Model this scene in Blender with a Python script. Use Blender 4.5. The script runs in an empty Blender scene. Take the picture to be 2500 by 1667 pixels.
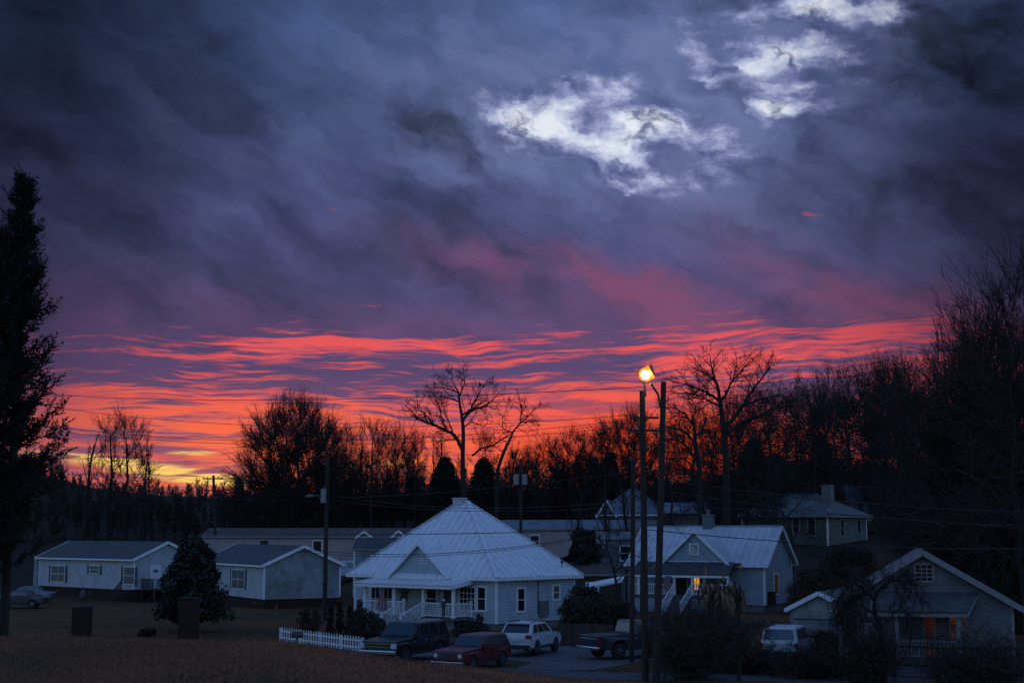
import bpy, math, random
import numpy as np
from mathutils import Vector, Matrix

SC = bpy.context.scene
COL = SC.collection
RAD = math.radians
random.seed(7)

# ------------------------------------------------------------------ camera
F, CX, CY = 3472.2, 1250.0, 833.5          # focal length in photo pixels (2500 wide), principal point
PITCH = RAD(7.66)
CAM = Vector((0.0, 0.0, 6.2))
cd = bpy.data.cameras.new('camera'); cd.lens = 50.0; cd.sensor_width = 36.0
cd.dof.use_dof = True; cd.dof.focus_distance = 88.0; cd.dof.aperture_fstop = 1.3
cd.clip_start = 0.1; cd.clip_end = 9000.0
cam = bpy.data.objects.new('camera', cd); COL.objects.link(cam)
cam.location = CAM; cam.rotation_euler = (RAD(90) + PITCH, 0, 0)
SC.camera = cam

def ray(px, py):
    u = (px - CX) / F; v = (CY - py) / F
    return Vector((u, math.cos(PITCH) - v * math.sin(PITCH), math.sin(PITCH) + v * math.cos(PITCH)))

def at(px, py, Y):
    d = ray(px, py); return CAM + d * (Y / d.y)

def skydeg(px, py):
    d = ray(px, py)
    return math.degrees(math.atan2(d.x, d.y)), math.degrees(math.atan2(d.z, math.hypot(d.x, d.y)))

def lin(r, g, b):
    f = lambda c: (c / 255 / 12.92) if c <= 10 else ((c / 255 + 0.055) / 1.055) ** 2.4
    return (f(r), f(g), f(b), 1.0)

# ------------------------------------------------------------------ view
SC.view_settings.view_transform = 'Standard'; SC.view_settings.look = 'None'
SC.view_settings.exposure = 0.0; SC.view_settings.gamma = 1.0
SC.view_settings.use_curve_mapping = False
SC.render.engine = 'CYCLES'
SC.cycles.max_bounces = 5; SC.cycles.diffuse_bounces = 2; SC.cycles.glossy_bounces = 2
SC.cycles.transparent_max_bounces = 4
SC.cycles.use_denoising = False
SC.cycles.sample_clamp_indirect = 2.0; SC.cycles.sample_clamp_direct = 6.0

# ------------------------------------------------------------------ node expressions
class Ex:
    def __init__(self, nt): self.nt = nt
    def m(self, op, *a, clamp=False):
        n = self.nt.nodes.new('ShaderNodeMath'); n.operation = op; n.use_clamp = clamp
        for i, v in enumerate(a):
            if isinstance(v, (int, float)): n.inputs[i].default_value = v
            else: self.nt.links.new(v, n.inputs[i])
        return n.outputs[0]
    def add(self, a, b): return self.m('ADD', a, b)
    def sub(self, a, b): return self.m('SUBTRACT', a, b)
    def mul(self, a, b): return self.m('MULTIPLY', a, b)
    def div(self, a, b): return self.m('DIVIDE', a, b)
    def mx(self, a, b): return self.m('MAXIMUM', a, b)
    def mn(self, a, b): return self.m('MINIMUM', a, b)
    def ss(self, v, lo, hi, o0=0.0, o1=1.0):
        n = self.nt.nodes.new('ShaderNodeMapRange'); n.interpolation_type = 'SMOOTHSTEP'
        for i, x in enumerate((v, lo, hi, o0, o1)):
            if isinstance(x, (int, float)): n.inputs[i].default_value = x
            else: self.nt.links.new(x, n.inputs[i])
        return n.outputs[0]
    def xyz(self, x, y, z):
        n = self.nt.nodes.new('ShaderNodeCombineXYZ')
        for i, v in enumerate((x, y, z)):
            if isinstance(v, (int, float)): n.inputs[i].default_value = v
            else: self.nt.links.new(v, n.inputs[i])
        return n.outputs[0]
    def noise(self, vec, scale=1.0, detail=6.0, rough=0.55, dist=0.0, dim='2D'):
        n = self.nt.nodes.new('ShaderNodeTexNoise'); n.noise_dimensions = dim
        n.inputs['Scale'].default_value = scale; n.inputs['Detail'].default_value = detail
        n.inputs['Roughness'].default_value = rough; n.inputs['Distortion'].default_value = dist
        self.nt.links.new(vec, n.inputs['Vector'])
        return n.outputs['Fac']
    def ramp(self, v, stops):
        n = self.nt.nodes.new('ShaderNodeValToRGB'); cr = n.color_ramp
        while len(cr.elements) < len(stops): cr.elements.new(0.5)
        for e, (p, c) in zip(cr.elements, stops): e.position = p; e.color = c
        self.nt.links.new(v, n.inputs[0]); return n.outputs[0]
    def mix(self, f, a, b, mode='MIX'):
        n = self.nt.nodes.new('ShaderNodeMix'); n.data_type = 'RGBA'; n.blend_type = mode
        for s, v in ((n.inputs[0], f), (n.inputs[6], a), (n.inputs[7], b)):
            if isinstance(v, (int, float)): s.default_value = v
            elif isinstance(v, tuple): s.default_value = v
            else: self.nt.links.new(v, s)
        return n.outputs[2]
    def scale(self, col, f):                      # colour * scalar
        n = self.nt.nodes.new('ShaderNodeVectorMath'); n.operation = 'SCALE'
        self.nt.links.new(col, n.inputs[0])
        if isinstance(f, (int, float)): n.inputs['Scale'].default_value = f
        else: self.nt.links.new(f, n.inputs['Scale'])
        return n.outputs[0]

# ------------------------------------------------------------------ world: dusk sky, clouds placed by azimuth and elevation
SUN_EL, SUN_AZ = RAD(1.0), RAD(-3.0)
W = bpy.data.worlds.new('World'); SC.world = W; W.use_nodes = True
nt = W.node_tree; nt.nodes.clear(); e = Ex(nt)
tc = nt.nodes.new('ShaderNodeTexCoord'); sp = nt.nodes.new('ShaderNodeSeparateXYZ')
nt.links.new(tc.outputs['Generated'], sp.inputs[0])
dx, dy, dz = sp.outputs
A = e.mul(e.m('ARCTAN2', dx, dy), 57.29578)                         # azimuth, degrees from the view axis
E = e.mul(e.m('ARCSINE', dz), 57.29578)                             # elevation, degrees

# two warps make the cloud edges ragged
wv = e.xyz(e.add(e.mul(A, 0.30), 13.0), e.mul(E, 0.42), 0.0)
w1 = e.sub(e.noise(wv, 1.0, 5, 0.6), 0.5)
w2 = e.sub(e.noise(e.xyz(e.add(e.mul(A, 0.30), 57.0), e.mul(E, 0.42), 0.0), 1.0, 5, 0.6), 0.5)
Aw = e.add(A, e.mul(w1, 2.6)); Ew = e.add(E, e.mul(w2, 2.0))

VW = e.xyz(Aw, Ew, 0.0); VS = e.xyz(A, E, 0.0)
def blob(px, py, sx, sy, tilt=0.0, warp=True, soft=True):           # elliptical patch of sky; tilt > 0 sinks to the right
    a0, e0 = skydeg(px, py)
    n = nt.nodes.new('ShaderNodeMapping'); n.vector_type = 'TEXTURE'
    nt.links.new(VW if warp else VS, n.inputs['Vector'])
    n.inputs['Location'].default_value = (a0, e0, 0); n.inputs['Rotation'].default_value = (0, 0, RAD(-tilt))
    k = 2.5 if soft else 1.9
    n.inputs['Scale'].default_value = (sx * k / 60.6, sy * k / 60.6, 1)
    g = nt.nodes.new('ShaderNodeTexGradient'); g.gradient_type = 'QUADRATIC_SPHERE' if soft else 'SPHERICAL'
    nt.links.new(n.outputs[0], g.inputs[0])
    return g.outputs['Fac']

def total(bs):
    v = bs[0]
    for b in bs[1:]: v = e.add(v, b)
    return v

def wsum(l, soft=True):
    v = 0.0
    for args, k in l: v = e.m('MULTIPLY_ADD', blob(*args, soft=soft), k * (1.35 if soft else 1.15), v)
    return v

# broad cloud deck: base colour by elevation
base = e.ramp(e.div(E, 24.0), [
    (0.00, lin(170, 78, 70)), (0.10, lin(166, 86, 92)), (0.19, lin(124, 74, 102)), (0.27, lin(90, 63, 100)),
    (0.36, lin(77, 63, 101)), (0.46, lin(68, 66, 106)), (0.60, lin(66, 74, 116)), (0.78, lin(62, 82, 126)), (1.0, lin(56, 82, 124))])
ct, st = math.cos(RAD(-24)), math.sin(RAD(-24))
al = e.add(e.mul(Aw, ct), e.mul(Ew, st)); ac = e.add(e.mul(Aw, -st), e.mul(Ew, ct))
n1 = e.noise(e.xyz(e.add(e.mul(al, 0.085), 31.0), e.mul(ac, 0.20), 0.0), 1.0, 5, 0.50, 0.1)
n2 = e.noise(e.xyz(e.add(e.mul(al, 0.16), 77.0), e.mul(ac, 0.50), 0.0), 1.0, 6, 0.52, 0.12)
n3 = e.noise(e.xyz(e.add(e.mul(A, 0.44), 11.0), e.mul(E, 0.98), 0.0), 1.0, 6, 0.58, 0.1)
up = e.ss(E, 5.5, 10.0)
n4 = e.noise(e.xyz(e.add(e.mul(al, 0.34), 5.0), e.mul(ac, 0.62), 0.0), 1.0, 6, .54, .12)
lum = e.add(1.0, e.mul(up, e.add(e.add(e.mul(e.sub(n1, 0.5), 1.9), e.mul(e.sub(n2, 0.5), 1.5)), e.mul(e.sub(n4, 0.5), 1.2))))
shade = wsum([((1050, 335, 190, 80, 14), -.34), ((760, 300, 260, 70, 22), -.20), ((480, 560, 300, 60, 28), -.12),
              ((1150, 90, 330, 110, 0), .26), ((1480, 170, 260, 110, 4), .30), ((700, 60, 120, 30, 8), .25),
              ((730, 640, 130, 40, 20), .22), ((370, 320, 90, 30, 28), .20), ((870, 480, 110, 50, 35), .28), ((890, 515, 70, 18, 0), .25),
              ((1300, 480, 240, 70, 16), .32), ((1560, 540, 200, 50, 26), .16),
              ((2150, 470, 330, 190, 20), -.42), ((1750, 560, 120, 60, 20), -.18), ((2000, 800, 160, 60, 14), -.16), ((2330, 90, 170, 90, 25), -.45),
              ((1790, 600, 170, 30, 30), .12)])
lum = e.mx(e.add(lum, shade), 0.25)
sky = e.scale(base, lum)
# cool wisps and rosy veils
sky = e.mix(e.mul(e.ss(n2, 0.50, 0.75), e.mul(e.ss(E, 9.0, 13.0), 0.30)), sky, lin(98, 112, 152))
rose = wsum([((1650, 760, 360, 55, 14), 1.0), ((1450, 700, 360, 50, 12), .6), ((2080, 715, 280, 50, 20), .95), ((2280, 790, 200, 45, 8), .55),
             ((250, 770, 240, 90, 6), .28), ((1340, 620, 150, 40, 20), .28), ((1700, 500, 150, 40, 28), .25), ((880, 800, 260, 40, 6), .3), ((1550, 830, 420, 40, 4), .5)])
sky = e.mix(e.mul(e.mn(rose, 1.0), e.ss(n2, 0.26, 0.72, 0.0, 0.85)), sky, lin(140, 70, 98))
# bright breaks in the deck
gap = wsum([((1240, 292, 95, 36, 18), 1.0), ((1330, 318, 150, 42, 4), 1.0), ((1500, 292, 130, 46, 6), .95), ((1640, 300, 110, 34, 12), .75),
            ((1545, 390, 90, 60, 10), .95), ((1470, 350, 120, 60, 20), .60), ((1540, 465, 60, 16, 4), .60), ((1860, 255, 75, 30, 14), 1.15), ((1930, 272, 60, 14, 8), .7),
            ((1700, 120, 70, 34, 30), .85), ((1830, 150, 150, 50, -4), .95), ((2010, 120, 150, 40, -12), .62), ((1980, 30, 160, 38, -4), 1.2), ((2170, 25, 130, 36, 0), .95),
            ((2230, 105, 70, 22, 24), .50), ((1960, 196, 110, 10, 0), .50), ((1420, 250, 300, 70, 0), .40), ((1800, 320, 220, 60, 0), .45), ((1700, 380, 150, 50, 20), .45), ((1480, 440, 180, 40, 10), .40), ((1750, 150, 280, 120, -10), .45), ((1640, 250, 160, 60, -10), .35), ((1250, 330, 220, 60, 8), .25), ((1330, 380, 140, 40, 10), .30),
            ((1700, 205, 92, 82, 0), -1.7), ((1445, 300, 56, 44, 50), -1.2), ((1515, 308, 26, 16, 10), -1.0), ((1625, 378, 70, 34, 0), -1.0), ((1445, 458, 80, 44, 25), -1.3), ((1385, 372, 120, 22, 12), -.5),
            ((1808, 250, 30, 52, 0), -1.3), ((2330, 60, 120, 110, 0), -1.2), ((1130, 345, 110, 80, 10), -1.6), ((1940, 330, 70, 46, 30), -.7), ((1960, 84, 150, 22, 0), -1.0), ((1950, 75, 60, 28, 0), -.3)])
near_gap = e.ss(gap, -0.05, 0.45)
fine = e.noise(e.xyz(e.add(e.mul(al, 0.70), 63.0), e.mul(ac, 1.7), 0.0), 1.0, 6, .60, .1)
gv = e.add(e.mul(gap, .60), e.mul(near_gap, e.add(e.mul(e.sub(n3, 0.5), 2.1), e.mul(e.sub(fine, 0.5), 1.05))))
gcol = e.ramp(e.div(gv, 1.6), [(0.0, lin(84, 94, 138)), (0.18, lin(102, 112, 156)), (0.40, lin(140, 148, 190)), (0.62, lin(190, 199, 226)), (0.88, lin(232, 237, 247))])
veil = wsum([((1500, 300, 420, 150, 8), .8), ((1800, 150, 420, 150, -12), .8), ((1250, 200, 380, 130, 0), .45), ((1600, 430, 320, 90, 12), .5)])
sky = e.mix(e.mul(e.mn(veil, 1.0), e.ss(n4, .30, .70, .25, .85)), sky, lin(112, 124, 168))
sky = e.mix(e.mul(e.ss(gv, -0.35, 0.75), 0.95), sky, gcol)
rag = e.noise(e.xyz(e.add(e.mul(al, 0.42), 83.0), e.mul(ac, 0.85), 0.0), 1.0, 7, .60, .1)
sky = e.mix(e.mul(e.ss(rag, .50, .72), e.mul(e.ss(gap, .05, .6), .90)), sky, lin(72, 84, 132))
# lit undersides near the horizon
slope = e.sub(E, e.mul(e.mx(A, 2.0), 0.055))
sw = e.noise(e.xyz(e.add(e.mul(A, 0.16), 91.0), e.mul(E, 0.30), 0.0), 1.0, 3, 0.5)
sv = e.add(slope, e.mul(e.sub(sw, 0.5), 1.0))
s1 = e.noise(e.xyz(e.add(e.mul(A, 0.15), 23.0), e.mul(sv, 2.6), 0.0), 1.0, 7, 0.60, 0.2)
s2 = e.noise(e.xyz(e.add(e.mul(A, 0.36), 41.0), e.mul(sv, 6.2), 0.0), 1.0, 5, 0.60, 0.2)
s3 = e.noise(e.xyz(e.add(e.mul(A, 0.75), 17.0), e.mul(sv, 8.5), 0.0), 1.0, 4, 0.6, 0.3)
st_ = e.add(e.add(e.mul(s1, 0.50), e.mul(s2, 0.32)), e.mul(s3, 0.18))
thr = e.ramp(e.div(slope, 10.0), [(0.0, (.445,) * 3 + (1,)), (0.30, (.465,) * 3 + (1,)), (0.52, (.485,) * 3 + (1,)), (0.66, (.512,) * 3 + (1,)), (0.755, (.548,) * 3 + (1,)), (0.82, (.65,) * 3 + (1,)), (1.0, (.9,) * 3 + (1,))])
bias = wsum([((900, 840, 330, 16, -1, False), .07), ((1620, 880, 420, 60, -6, False), .055), ((2060, 822, 190, 16, -7, False), .10), ((900, 925, 260, 28, 0, False), -.07), ((1300, 1000, 420, 60, -4, False), .045), ((620, 1010, 260, 50, 2, False), .03),
             ((1430, 985, 110, 24, 0, False), -.07), ((2000, 930, 260, 60, 0, False), -.05), ((400, 1090, 260, 26, 0, False), -.06)])
sw2 = e.noise(e.xyz(e.add(e.mul(A, 0.10), 3.0), e.mul(E, 0.42), 0.0), 1.0, 3, .5)
bias = e.add(bias, e.mul(e.sub(sw2, .5), .26))
mask = e.ss(e.sub(e.add(st_, bias), thr), -0.055, 0.120)
hot = e.ramp(e.div(E, 10.0), [(0.0, lin(255, 100, 36)), (0.22, lin(253, 122, 68)), (0.40, lin(249, 108, 74)), (0.58, lin(243, 96, 80)), (0.76, lin(234, 86, 88)), (1.0, lin(190, 76, 92))])
side = e.mul(e.ss(A, -20.5, -14.0, .35, 1.0), e.ss(A, 10.0, 19.0, 1.0, .55))
hot = e.mix(e.ss(sw, .42, .66, 0.0, .55), hot, lin(226, 92, 98))
sky = e.mix(e.mul(mask, side), sky, hot)
# small stray embers of cloud above the bands
emb = wsum([((898, 746, 42, 5, 2, False), .8), ((815, 512, 16, 4, 4, False), .7), ((1985, 523, 26, 6, 4, False), .55), ((2200, 508, 28, 6, -12, False), .3), ((1380, 820, 40, 5, 0, False), .7), ((1890, 823, 30, 7, -14, False), .85), ((420, 843, 34, 7, 0, False), .8), ((1035, 829, 40, 5, 4, False), .9)])
emb = e.mul(e.ss(emb, .02, .25), e.ss(e.add(e.mul(emb, 1.3), e.mul(e.sub(fine, .5), 3.6)), .45, 1.0))
sky = e.mix(e.mul(emb, .38), sky, lin(205, 78, 90))
# the clear strip along the horizon
yel = wsum([((240, 1122, 150, 9, 4, False), .9), ((400, 1152, 120, 9, 3, False), 1.0), ((540, 1176, 110, 10, 2, False), 1.0), ((470, 1106, 60, 5, 0, False), .6), ((980, 1140, 60, 24, 0, False), .5), ((840, 1150, 40, 20, 0, False), .5)])
sky = e.mix(e.mul(e.ss(e.mul(yel, e.add(.45, e.mul(e.sub(s2, .38), 4.0))), 0.15, 0.85), 1.0), sky, lin(255, 208, 110))
red = wsum([((1760, 1130, 170, 75, 0, False), .95), ((1330, 1110, 260, 60, 0, False), .6), ((1560, 1030, 190, 60, 0, False), .45)])
sky = e.mix(e.mn(red, 1.0), sky, lin(255, 84, 34))
# corner and edge vignette painted into the sky colour
dim = e.mul(e.ss(blob(-100, 20, 760, 520, 0, False), 0.0, 0.8, 1.0, 0.18), e.ss(blob(2600, 330, 430, 640, 0, False), 0.0, 0.8, 1.0, 0.28))
dim = e.mul(dim, e.ss(blob(-80, 620, 360, 460, 0, False), 0.0, 1.0, 1.0, 0.50))
sky = e.scale(sky, dim)
# the rest of the dome: clear evening blue from the Nishita sky, overhead and behind
ns = nt.nodes.new('ShaderNodeTexSky'); ns.sky_type = 'NISHITA'; ns.sun_disc = False
ns.sun_elevation = SUN_EL; ns.sun_rotation = SUN_AZ; ns.air_density = 1.0; ns.dust_density = 0.6; ns.ozone_density = 1.6
DOME = 0.10
tint = e.mix(1.0, ns.outputs[0], (3.0, 5.1, 9.8, 1), 'MULTIPLY')
dome = e.scale(tint, DOME)
dcl = e.noise(e.xyz(e.mul(dx, 2.0), e.mul(dy, 2.0), e.mul(dz, 3.0)), 1.0, 3, 0.55, 0.0, '3D')
dome = e.mix(e.ss(dcl, 0.45, 0.7), dome, lin(150, 172, 214))
away = e.mx(e.ss(e.m('ABSOLUTE', A), 24.0, 60.0), e.ss(E, 24.0, 46.0))
sky = e.mix(away, sky, dome)
bg = nt.nodes.new('ShaderNodeBackground'); bg.inputs['Strength'].default_value = 1.0
out = nt.nodes.new('ShaderNodeOutputWorld')
W.cycles.sampling_method = 'MANUAL'; W.cycles.sample_map_resolution = 512
nt.links.new(sky, bg.inputs['Color']); nt.links.new(bg.outputs[0], out.inputs['Surface'])

# the sun is on the horizon behind the trees: only a last warm trace of it
sl = bpy.data.lights.new('sun', 'SUN'); sl.energy = 0.04; sl.angle = RAD(10); sl.color = (1.0, 0.55, 0.3)
so = bpy.data.objects.new('sun', sl); COL.objects.link(so)
so.rotation_euler = Vector((-math.sin(SUN_AZ) * math.cos(SUN_EL), -math.cos(SUN_AZ) * math.cos(SUN_EL), -math.sin(SUN_EL))).to_track_quat('-Z', 'Y').to_euler()
# ------------------------------------------------------------------ mesh tools
class MB:
    def __init__(self): self.v = []; self.f = []
    def add(self, vs, fs):
        o = len(self.v); self.v += [tuple(p) for p in vs]; self.f += [tuple(i + o for i in f) for f in fs]; return self
    def quad(self, a, b, c, d): return self.add((a, b, c, d), ((0, 1, 2, 3),))
    def poly(self, pts): return self.add(pts, (tuple(range(len(pts))),))
    def box(self, x0, x1, y0, y1, z0, z1):
        return self.add(((x0, y0, z0), (x1, y0, z0), (x1, y1, z0), (x0, y1, z0), (x0, y0, z1), (x1, y0, z1), (x1, y1, z1), (x0, y1, z1)),
                        ((0, 3, 2, 1), (4, 5, 6, 7), (0, 1, 5, 4), (1, 2, 6, 5), (2, 3, 7, 6), (3, 0, 4, 7)))
    def bar(self, p0, p1, w, h, up=(0, 0, 1)):          # rectangular beam
        p0, p1 = Vector(p0), Vector(p1); d = (p1 - p0).normalized(); u = Vector(up)
        s = d.cross(u)
        if s.length < 1e-4: s = d.cross(Vector((0, 1, 0)))
        s.normalize(); n = s.cross(d).normalized(); s *= w / 2; n *= h / 2
        vs = [p0 - s - n, p0 + s - n, p0 + s + n, p0 - s + n, p1 - s - n, p1 + s - n, p1 + s + n, p1 - s + n]
        return self.add(vs, ((0, 3, 2, 1), (4, 5, 6, 7), (0, 1, 5, 4), (1, 2, 6, 5), (2, 3, 7, 6), (3, 0, 4, 7)))
    def prism(self, pts, vec):                          # polygon pushed along vec
        n = len(pts); vec = Vector(vec); a = [Vector(p) for p in pts]; b = [p + vec for p in a]
        return self.add(a + b, [tuple(range(n))[::-1], tuple(range(n, 2 * n))] + [(i, (i + 1) % n, n + (i + 1) % n, n + i) for i in range(n)])
    def tube(self, pts, rad, n=8, caps=True):
        pts = [Vector(p) for p in pts]; rr = rad if isinstance(rad, (list, tuple)) else [rad] * len(pts)
        vs = []; s0 = None
        for i, p in enumerate(pts):
            d = (pts[min(i + 1, len(pts) - 1)] - pts[max(i - 1, 0)]).normalized()
            s = s0 if s0 is not None else (Vector((1, 0, 0)) if abs(d.x) < .8 else Vector((0, 1, 0)))
            s = (s - d * s.dot(d)).normalized(); t = d.cross(s); s0 = s
            vs += [p + (s * math.cos(2 * math.pi * k / n) + t * math.sin(2 * math.pi * k / n)) * rr[i] for k in range(n)]
        fs = [(i * n + k, i * n + (k + 1) % n, (i + 1) * n + (k + 1) % n, (i + 1) * n + k) for i in range(len(pts) - 1) for k in range(n)]
        if caps: fs += [tuple(range(n))[::-1], tuple(range((len(pts) - 1) * n, len(pts) * n))]
        return self.add(vs, fs)
    def lathe(self, prof, c=(0, 0, 0), n=16, axis='z'):
        vs = []
        for r, h in prof:
            for k in range(n):
                a = 2 * math.pi * k / n; x, y = r * math.cos(a), r * math.sin(a)
                q = (x, y, h) if axis == 'z' else ((x, h, y) if axis == 'y' else (h, x, y))
                vs.append((c[0] + q[0], c[1] + q[1], c[2] + q[2]))
        m = len(prof)
        fs = [(i * n + k, i * n + (k + 1) % n, (i + 1) * n + (k + 1) % n, (i + 1) * n + k) for i in range(m - 1) for k in range(n)]
        fs += [tuple(range(n))[::-1], tuple(range((m - 1) * n, m * n))]
        return self.add(vs, fs)
    def build(self, name, mat, parent=None, smooth=False, bevel=0.0, label=None, kind=None):
        me = bpy.data.meshes.new(name); me.from_pydata([tuple(p) for p in self.v], [], self.f); me.update()
        return link_mesh(name, me, mat, parent, smooth, bevel, label, kind)

def link_mesh(name, me, mat, parent=None, smooth=False, bevel=0.0, label=None, kind=None):
    me.materials.append(mat)
    if smooth: me.polygons.foreach_set('use_smooth', [True] * len(me.polygons))
    o = bpy.data.objects.new(name, me); COL.objects.link(o)
    if parent: o.parent = parent
    if bevel:
        b = o.modifiers.new('bevel', 'BEVEL'); b.width = bevel; b.segments = 3; b.limit_method = 'ANGLE'; b.angle_limit = RAD(28)
    if label: o['label'] = label
    if kind: o['kind'] = kind
    return o

def np_mesh(name, verts, faces):                        # faces: (n, k) array, all the same size
    me = bpy.data.meshes.new(name); n, k = faces.shape
    me.vertices.add(len(verts)); me.vertices.foreach_set('co', np.asarray(verts, np.float32).ravel())
    me.loops.add(n * k); me.loops.foreach_set('vertex_index', faces.astype(np.int32).ravel())
    me.polygons.add(n); me.polygons.foreach_set('loop_start', (np.arange(n) * k).astype(np.int32))
    me.polygons.foreach_set('loop_total', np.full(n, k, np.int32)); me.update(calc_edges=True)
    return me

def thing(name, label, cat, loc=(0, 0, 0), rot=0.0, group=None):
    o = bpy.data.objects.new(name, None); COL.objects.link(o); o.empty_display_size = 0.3
    o.location = loc; o.rotation_euler = (0, 0, RAD(rot)); return tag(o, label, cat, group)

def tag(o, label, cat, group=None):
    o['label'] = label; o['category'] = cat
    if group: o['group'] = group
    return o

def copy_thing(o, label=None, parent=None):
    c = o.copy(); COL.objects.link(c)
    if parent: c.parent = parent
    if label: c['label'] = label
    for ch in [k for k in bpy.data.objects if k.parent == o]: copy_thing(ch, None, c)
    return c

# ------------------------------------------------------------------ materials
def mat(name, col, rough=0.8, metal=0.0, noise=0.0, scale=3.0, bump=0.0, bscale=20.0, spec=0.5, col2=None, stretch=None, detail=5.0):
    m = bpy.data.materials.new(name); m.use_nodes = True; t = m.node_tree
    p = t.nodes['Principled BSDF']; x = Ex(t)
    p.inputs['Roughness'].default_value = rough; p.inputs['Metallic'].default_value = metal
    p.inputs['Specular IOR Level'].default_value = spec
    c = (*col[:3], 1.0)
    if noise or bump or col2:
        tcn = t.nodes.new('ShaderNodeTexCoord'); mp = t.nodes.new('ShaderNodeMapping'); t.links.new(tcn.outputs['Object'], mp.inputs[0])
        if stretch: mp.inputs['Scale'].default_value = stretch
        v = mp.outputs[0]
    if noise or col2:
        f = x.noise(v, scale, detail, 0.6, 0.0, '3D')
        d = col2 if col2 else tuple(k * (1 - noise) for k in col[:3])
        t.links.new(x.mix(x.ss(f, 0.38, 0.66), c, (*d[:3], 1.0)), p.inputs['Base Color'])
    else: p.inputs['Base Color'].default_value = c
    if bump:
        b = t.nodes.new('ShaderNodeBump'); b.inputs['Strength'].default_value = bump; b.inputs['Distance'].default_value = 0.05
        t.links.new(x.noise(v, bscale, 4, 0.6, 0.0, '3D'), b.inputs['Height']); t.links.new(b.outputs[0], p.inputs['Normal'])
    return m

def glow(name, col, strength, noise=0.0, scale=3.0):
    m = bpy.data.materials.new(name); m.use_nodes = True; t = m.node_tree; p = t.nodes['Principled BSDF']; x = Ex(t)
    p.inputs['Base Color'].default_value = (0.05, 0.04, 0.03, 1); p.inputs['Roughness'].default_value = 0.15
    p.inputs['Emission Color'].default_value = (*col[:3], 1)
    if noise:
        tcn = t.nodes.new('ShaderNodeTexCoord')
        f = x.noise(tcn.outputs['Object'], scale, 3, 0.5, 0.0, '3D')
        t.links.new(x.mul(x.ss(f, 0.35, 0.65, 1 - noise, 1.0), strength), p.inputs['Emission Strength'])
    else: p.inputs['Emission Strength'].default_value = strength
    m.cycles.emission_sampling = 'NONE'
    return m

M = {}
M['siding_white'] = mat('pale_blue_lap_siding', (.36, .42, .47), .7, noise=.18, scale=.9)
M['siding_vinyl'] = mat('dimmed_white_vinyl_siding', (.38, .40, .42), .7, noise=.2, scale=.8)  # white vinyl; left-side vignette darkness put into the base colour
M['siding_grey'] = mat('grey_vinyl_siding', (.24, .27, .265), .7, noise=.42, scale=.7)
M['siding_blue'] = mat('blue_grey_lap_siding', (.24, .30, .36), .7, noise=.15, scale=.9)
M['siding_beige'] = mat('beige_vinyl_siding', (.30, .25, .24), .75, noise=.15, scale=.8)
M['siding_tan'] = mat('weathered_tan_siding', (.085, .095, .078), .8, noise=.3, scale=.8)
M['siding_dimmed'] = mat('dimmed_white_siding', (.115, .12, .135), .8, noise=.3, scale=.7)  # white siding; frame-edge vignette and tree shade put into its colour
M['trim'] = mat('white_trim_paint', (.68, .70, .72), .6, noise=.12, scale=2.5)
M['trim_dimmed'] = mat('dimmed_trim_paint', (.19, .195, .205), .7, noise=.2, scale=2.5)  # trim lowered along with the dimmed siding, vignette darkness in the colour
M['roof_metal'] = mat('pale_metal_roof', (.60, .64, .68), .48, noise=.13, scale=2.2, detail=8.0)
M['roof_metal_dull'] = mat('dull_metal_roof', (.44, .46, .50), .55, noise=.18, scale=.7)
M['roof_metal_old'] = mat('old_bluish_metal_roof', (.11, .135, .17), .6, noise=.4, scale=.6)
M['shingle'] = mat('dark_shingle', (.055, .058, .062), .9, noise=.35, scale=1.2, bump=.4, bscale=9)
M['shingle_red'] = mat('reddish_shingle', (.09, .06, .055), .9, noise=.35, scale=1.0, bump=.4, bscale=9)
M['roof_grey'] = mat('grey_shingle', (.11, .115, .12), .9, noise=.3, scale=1.0, bump=.4, bscale=9)
M['brick'] = mat('red_brown_brick', (.055, .026, .020), .9, noise=.4, scale=5.0, bump=.5, bscale=14)
def brick_mat():
    m = bpy.data.materials.new('dark_red_brick'); m.use_nodes = True; t = m.node_tree; x = Ex(t); p = t.nodes['Principled BSDF']; p.inputs['Roughness'].default_value = .95; p.inputs['Specular IOR Level'].default_value = .15
    tcn = t.nodes.new('ShaderNodeTexCoord'); sx = t.nodes.new('ShaderNodeSeparateXYZ'); t.links.new(tcn.outputs['Object'], sx.inputs[0])
    bt = t.nodes.new('ShaderNodeTexBrick'); t.links.new(x.xyz(x.add(sx.outputs[0], sx.outputs[1]), sx.outputs[2], 0.0), bt.inputs['Vector'])
    bt.inputs['Color1'].default_value = (.040, .017, .012, 1); bt.inputs['Color2'].default_value = (.022, .011, .009, 1); bt.inputs['Mortar'].default_value = (.045, .040, .036, 1)
    bt.inputs['Scale'].default_value = 1.0; bt.inputs['Brick Width'].default_value = .21; bt.inputs['Row Height'].default_value = .075; bt.inputs['Mortar Size'].default_value = .008
    t.links.new(bt.outputs['Color'], p.inputs['Base Color']); return m
M['brick'] = brick_mat()
M['block'] = mat('grey_block_foundation', (.14, .15, .16), .9, noise=.3, scale=2.0, bump=.4, bscale=8)
M['glass'] = mat('dark_window_glass', (.012, .013, .016), .12, spec=.35)
M['curtain'] = mat('drawn_curtain_behind_glass', (.10, .11, .105), .35, noise=.25, scale=3.0, stretch=(6, 6, .6))
M['shutter'] = mat('dark_shutter_paint', (.045, .05, .06), .7)
M['door'] = mat('white_door_paint', (.55, .57, .60), .6)
M['wood_dark'] = mat('dark_weathered_wood', (.05, .036, .028), .9, noise=.4, scale=4, stretch=(1, 1, .15), bump=.5, bscale=20)
M['wood_grey'] = mat('grey_weathered_wood', (.10, .09, .08), .9, noise=.4, scale=4, stretch=(1, 1, .15), bump=.5, bscale=20)
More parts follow.
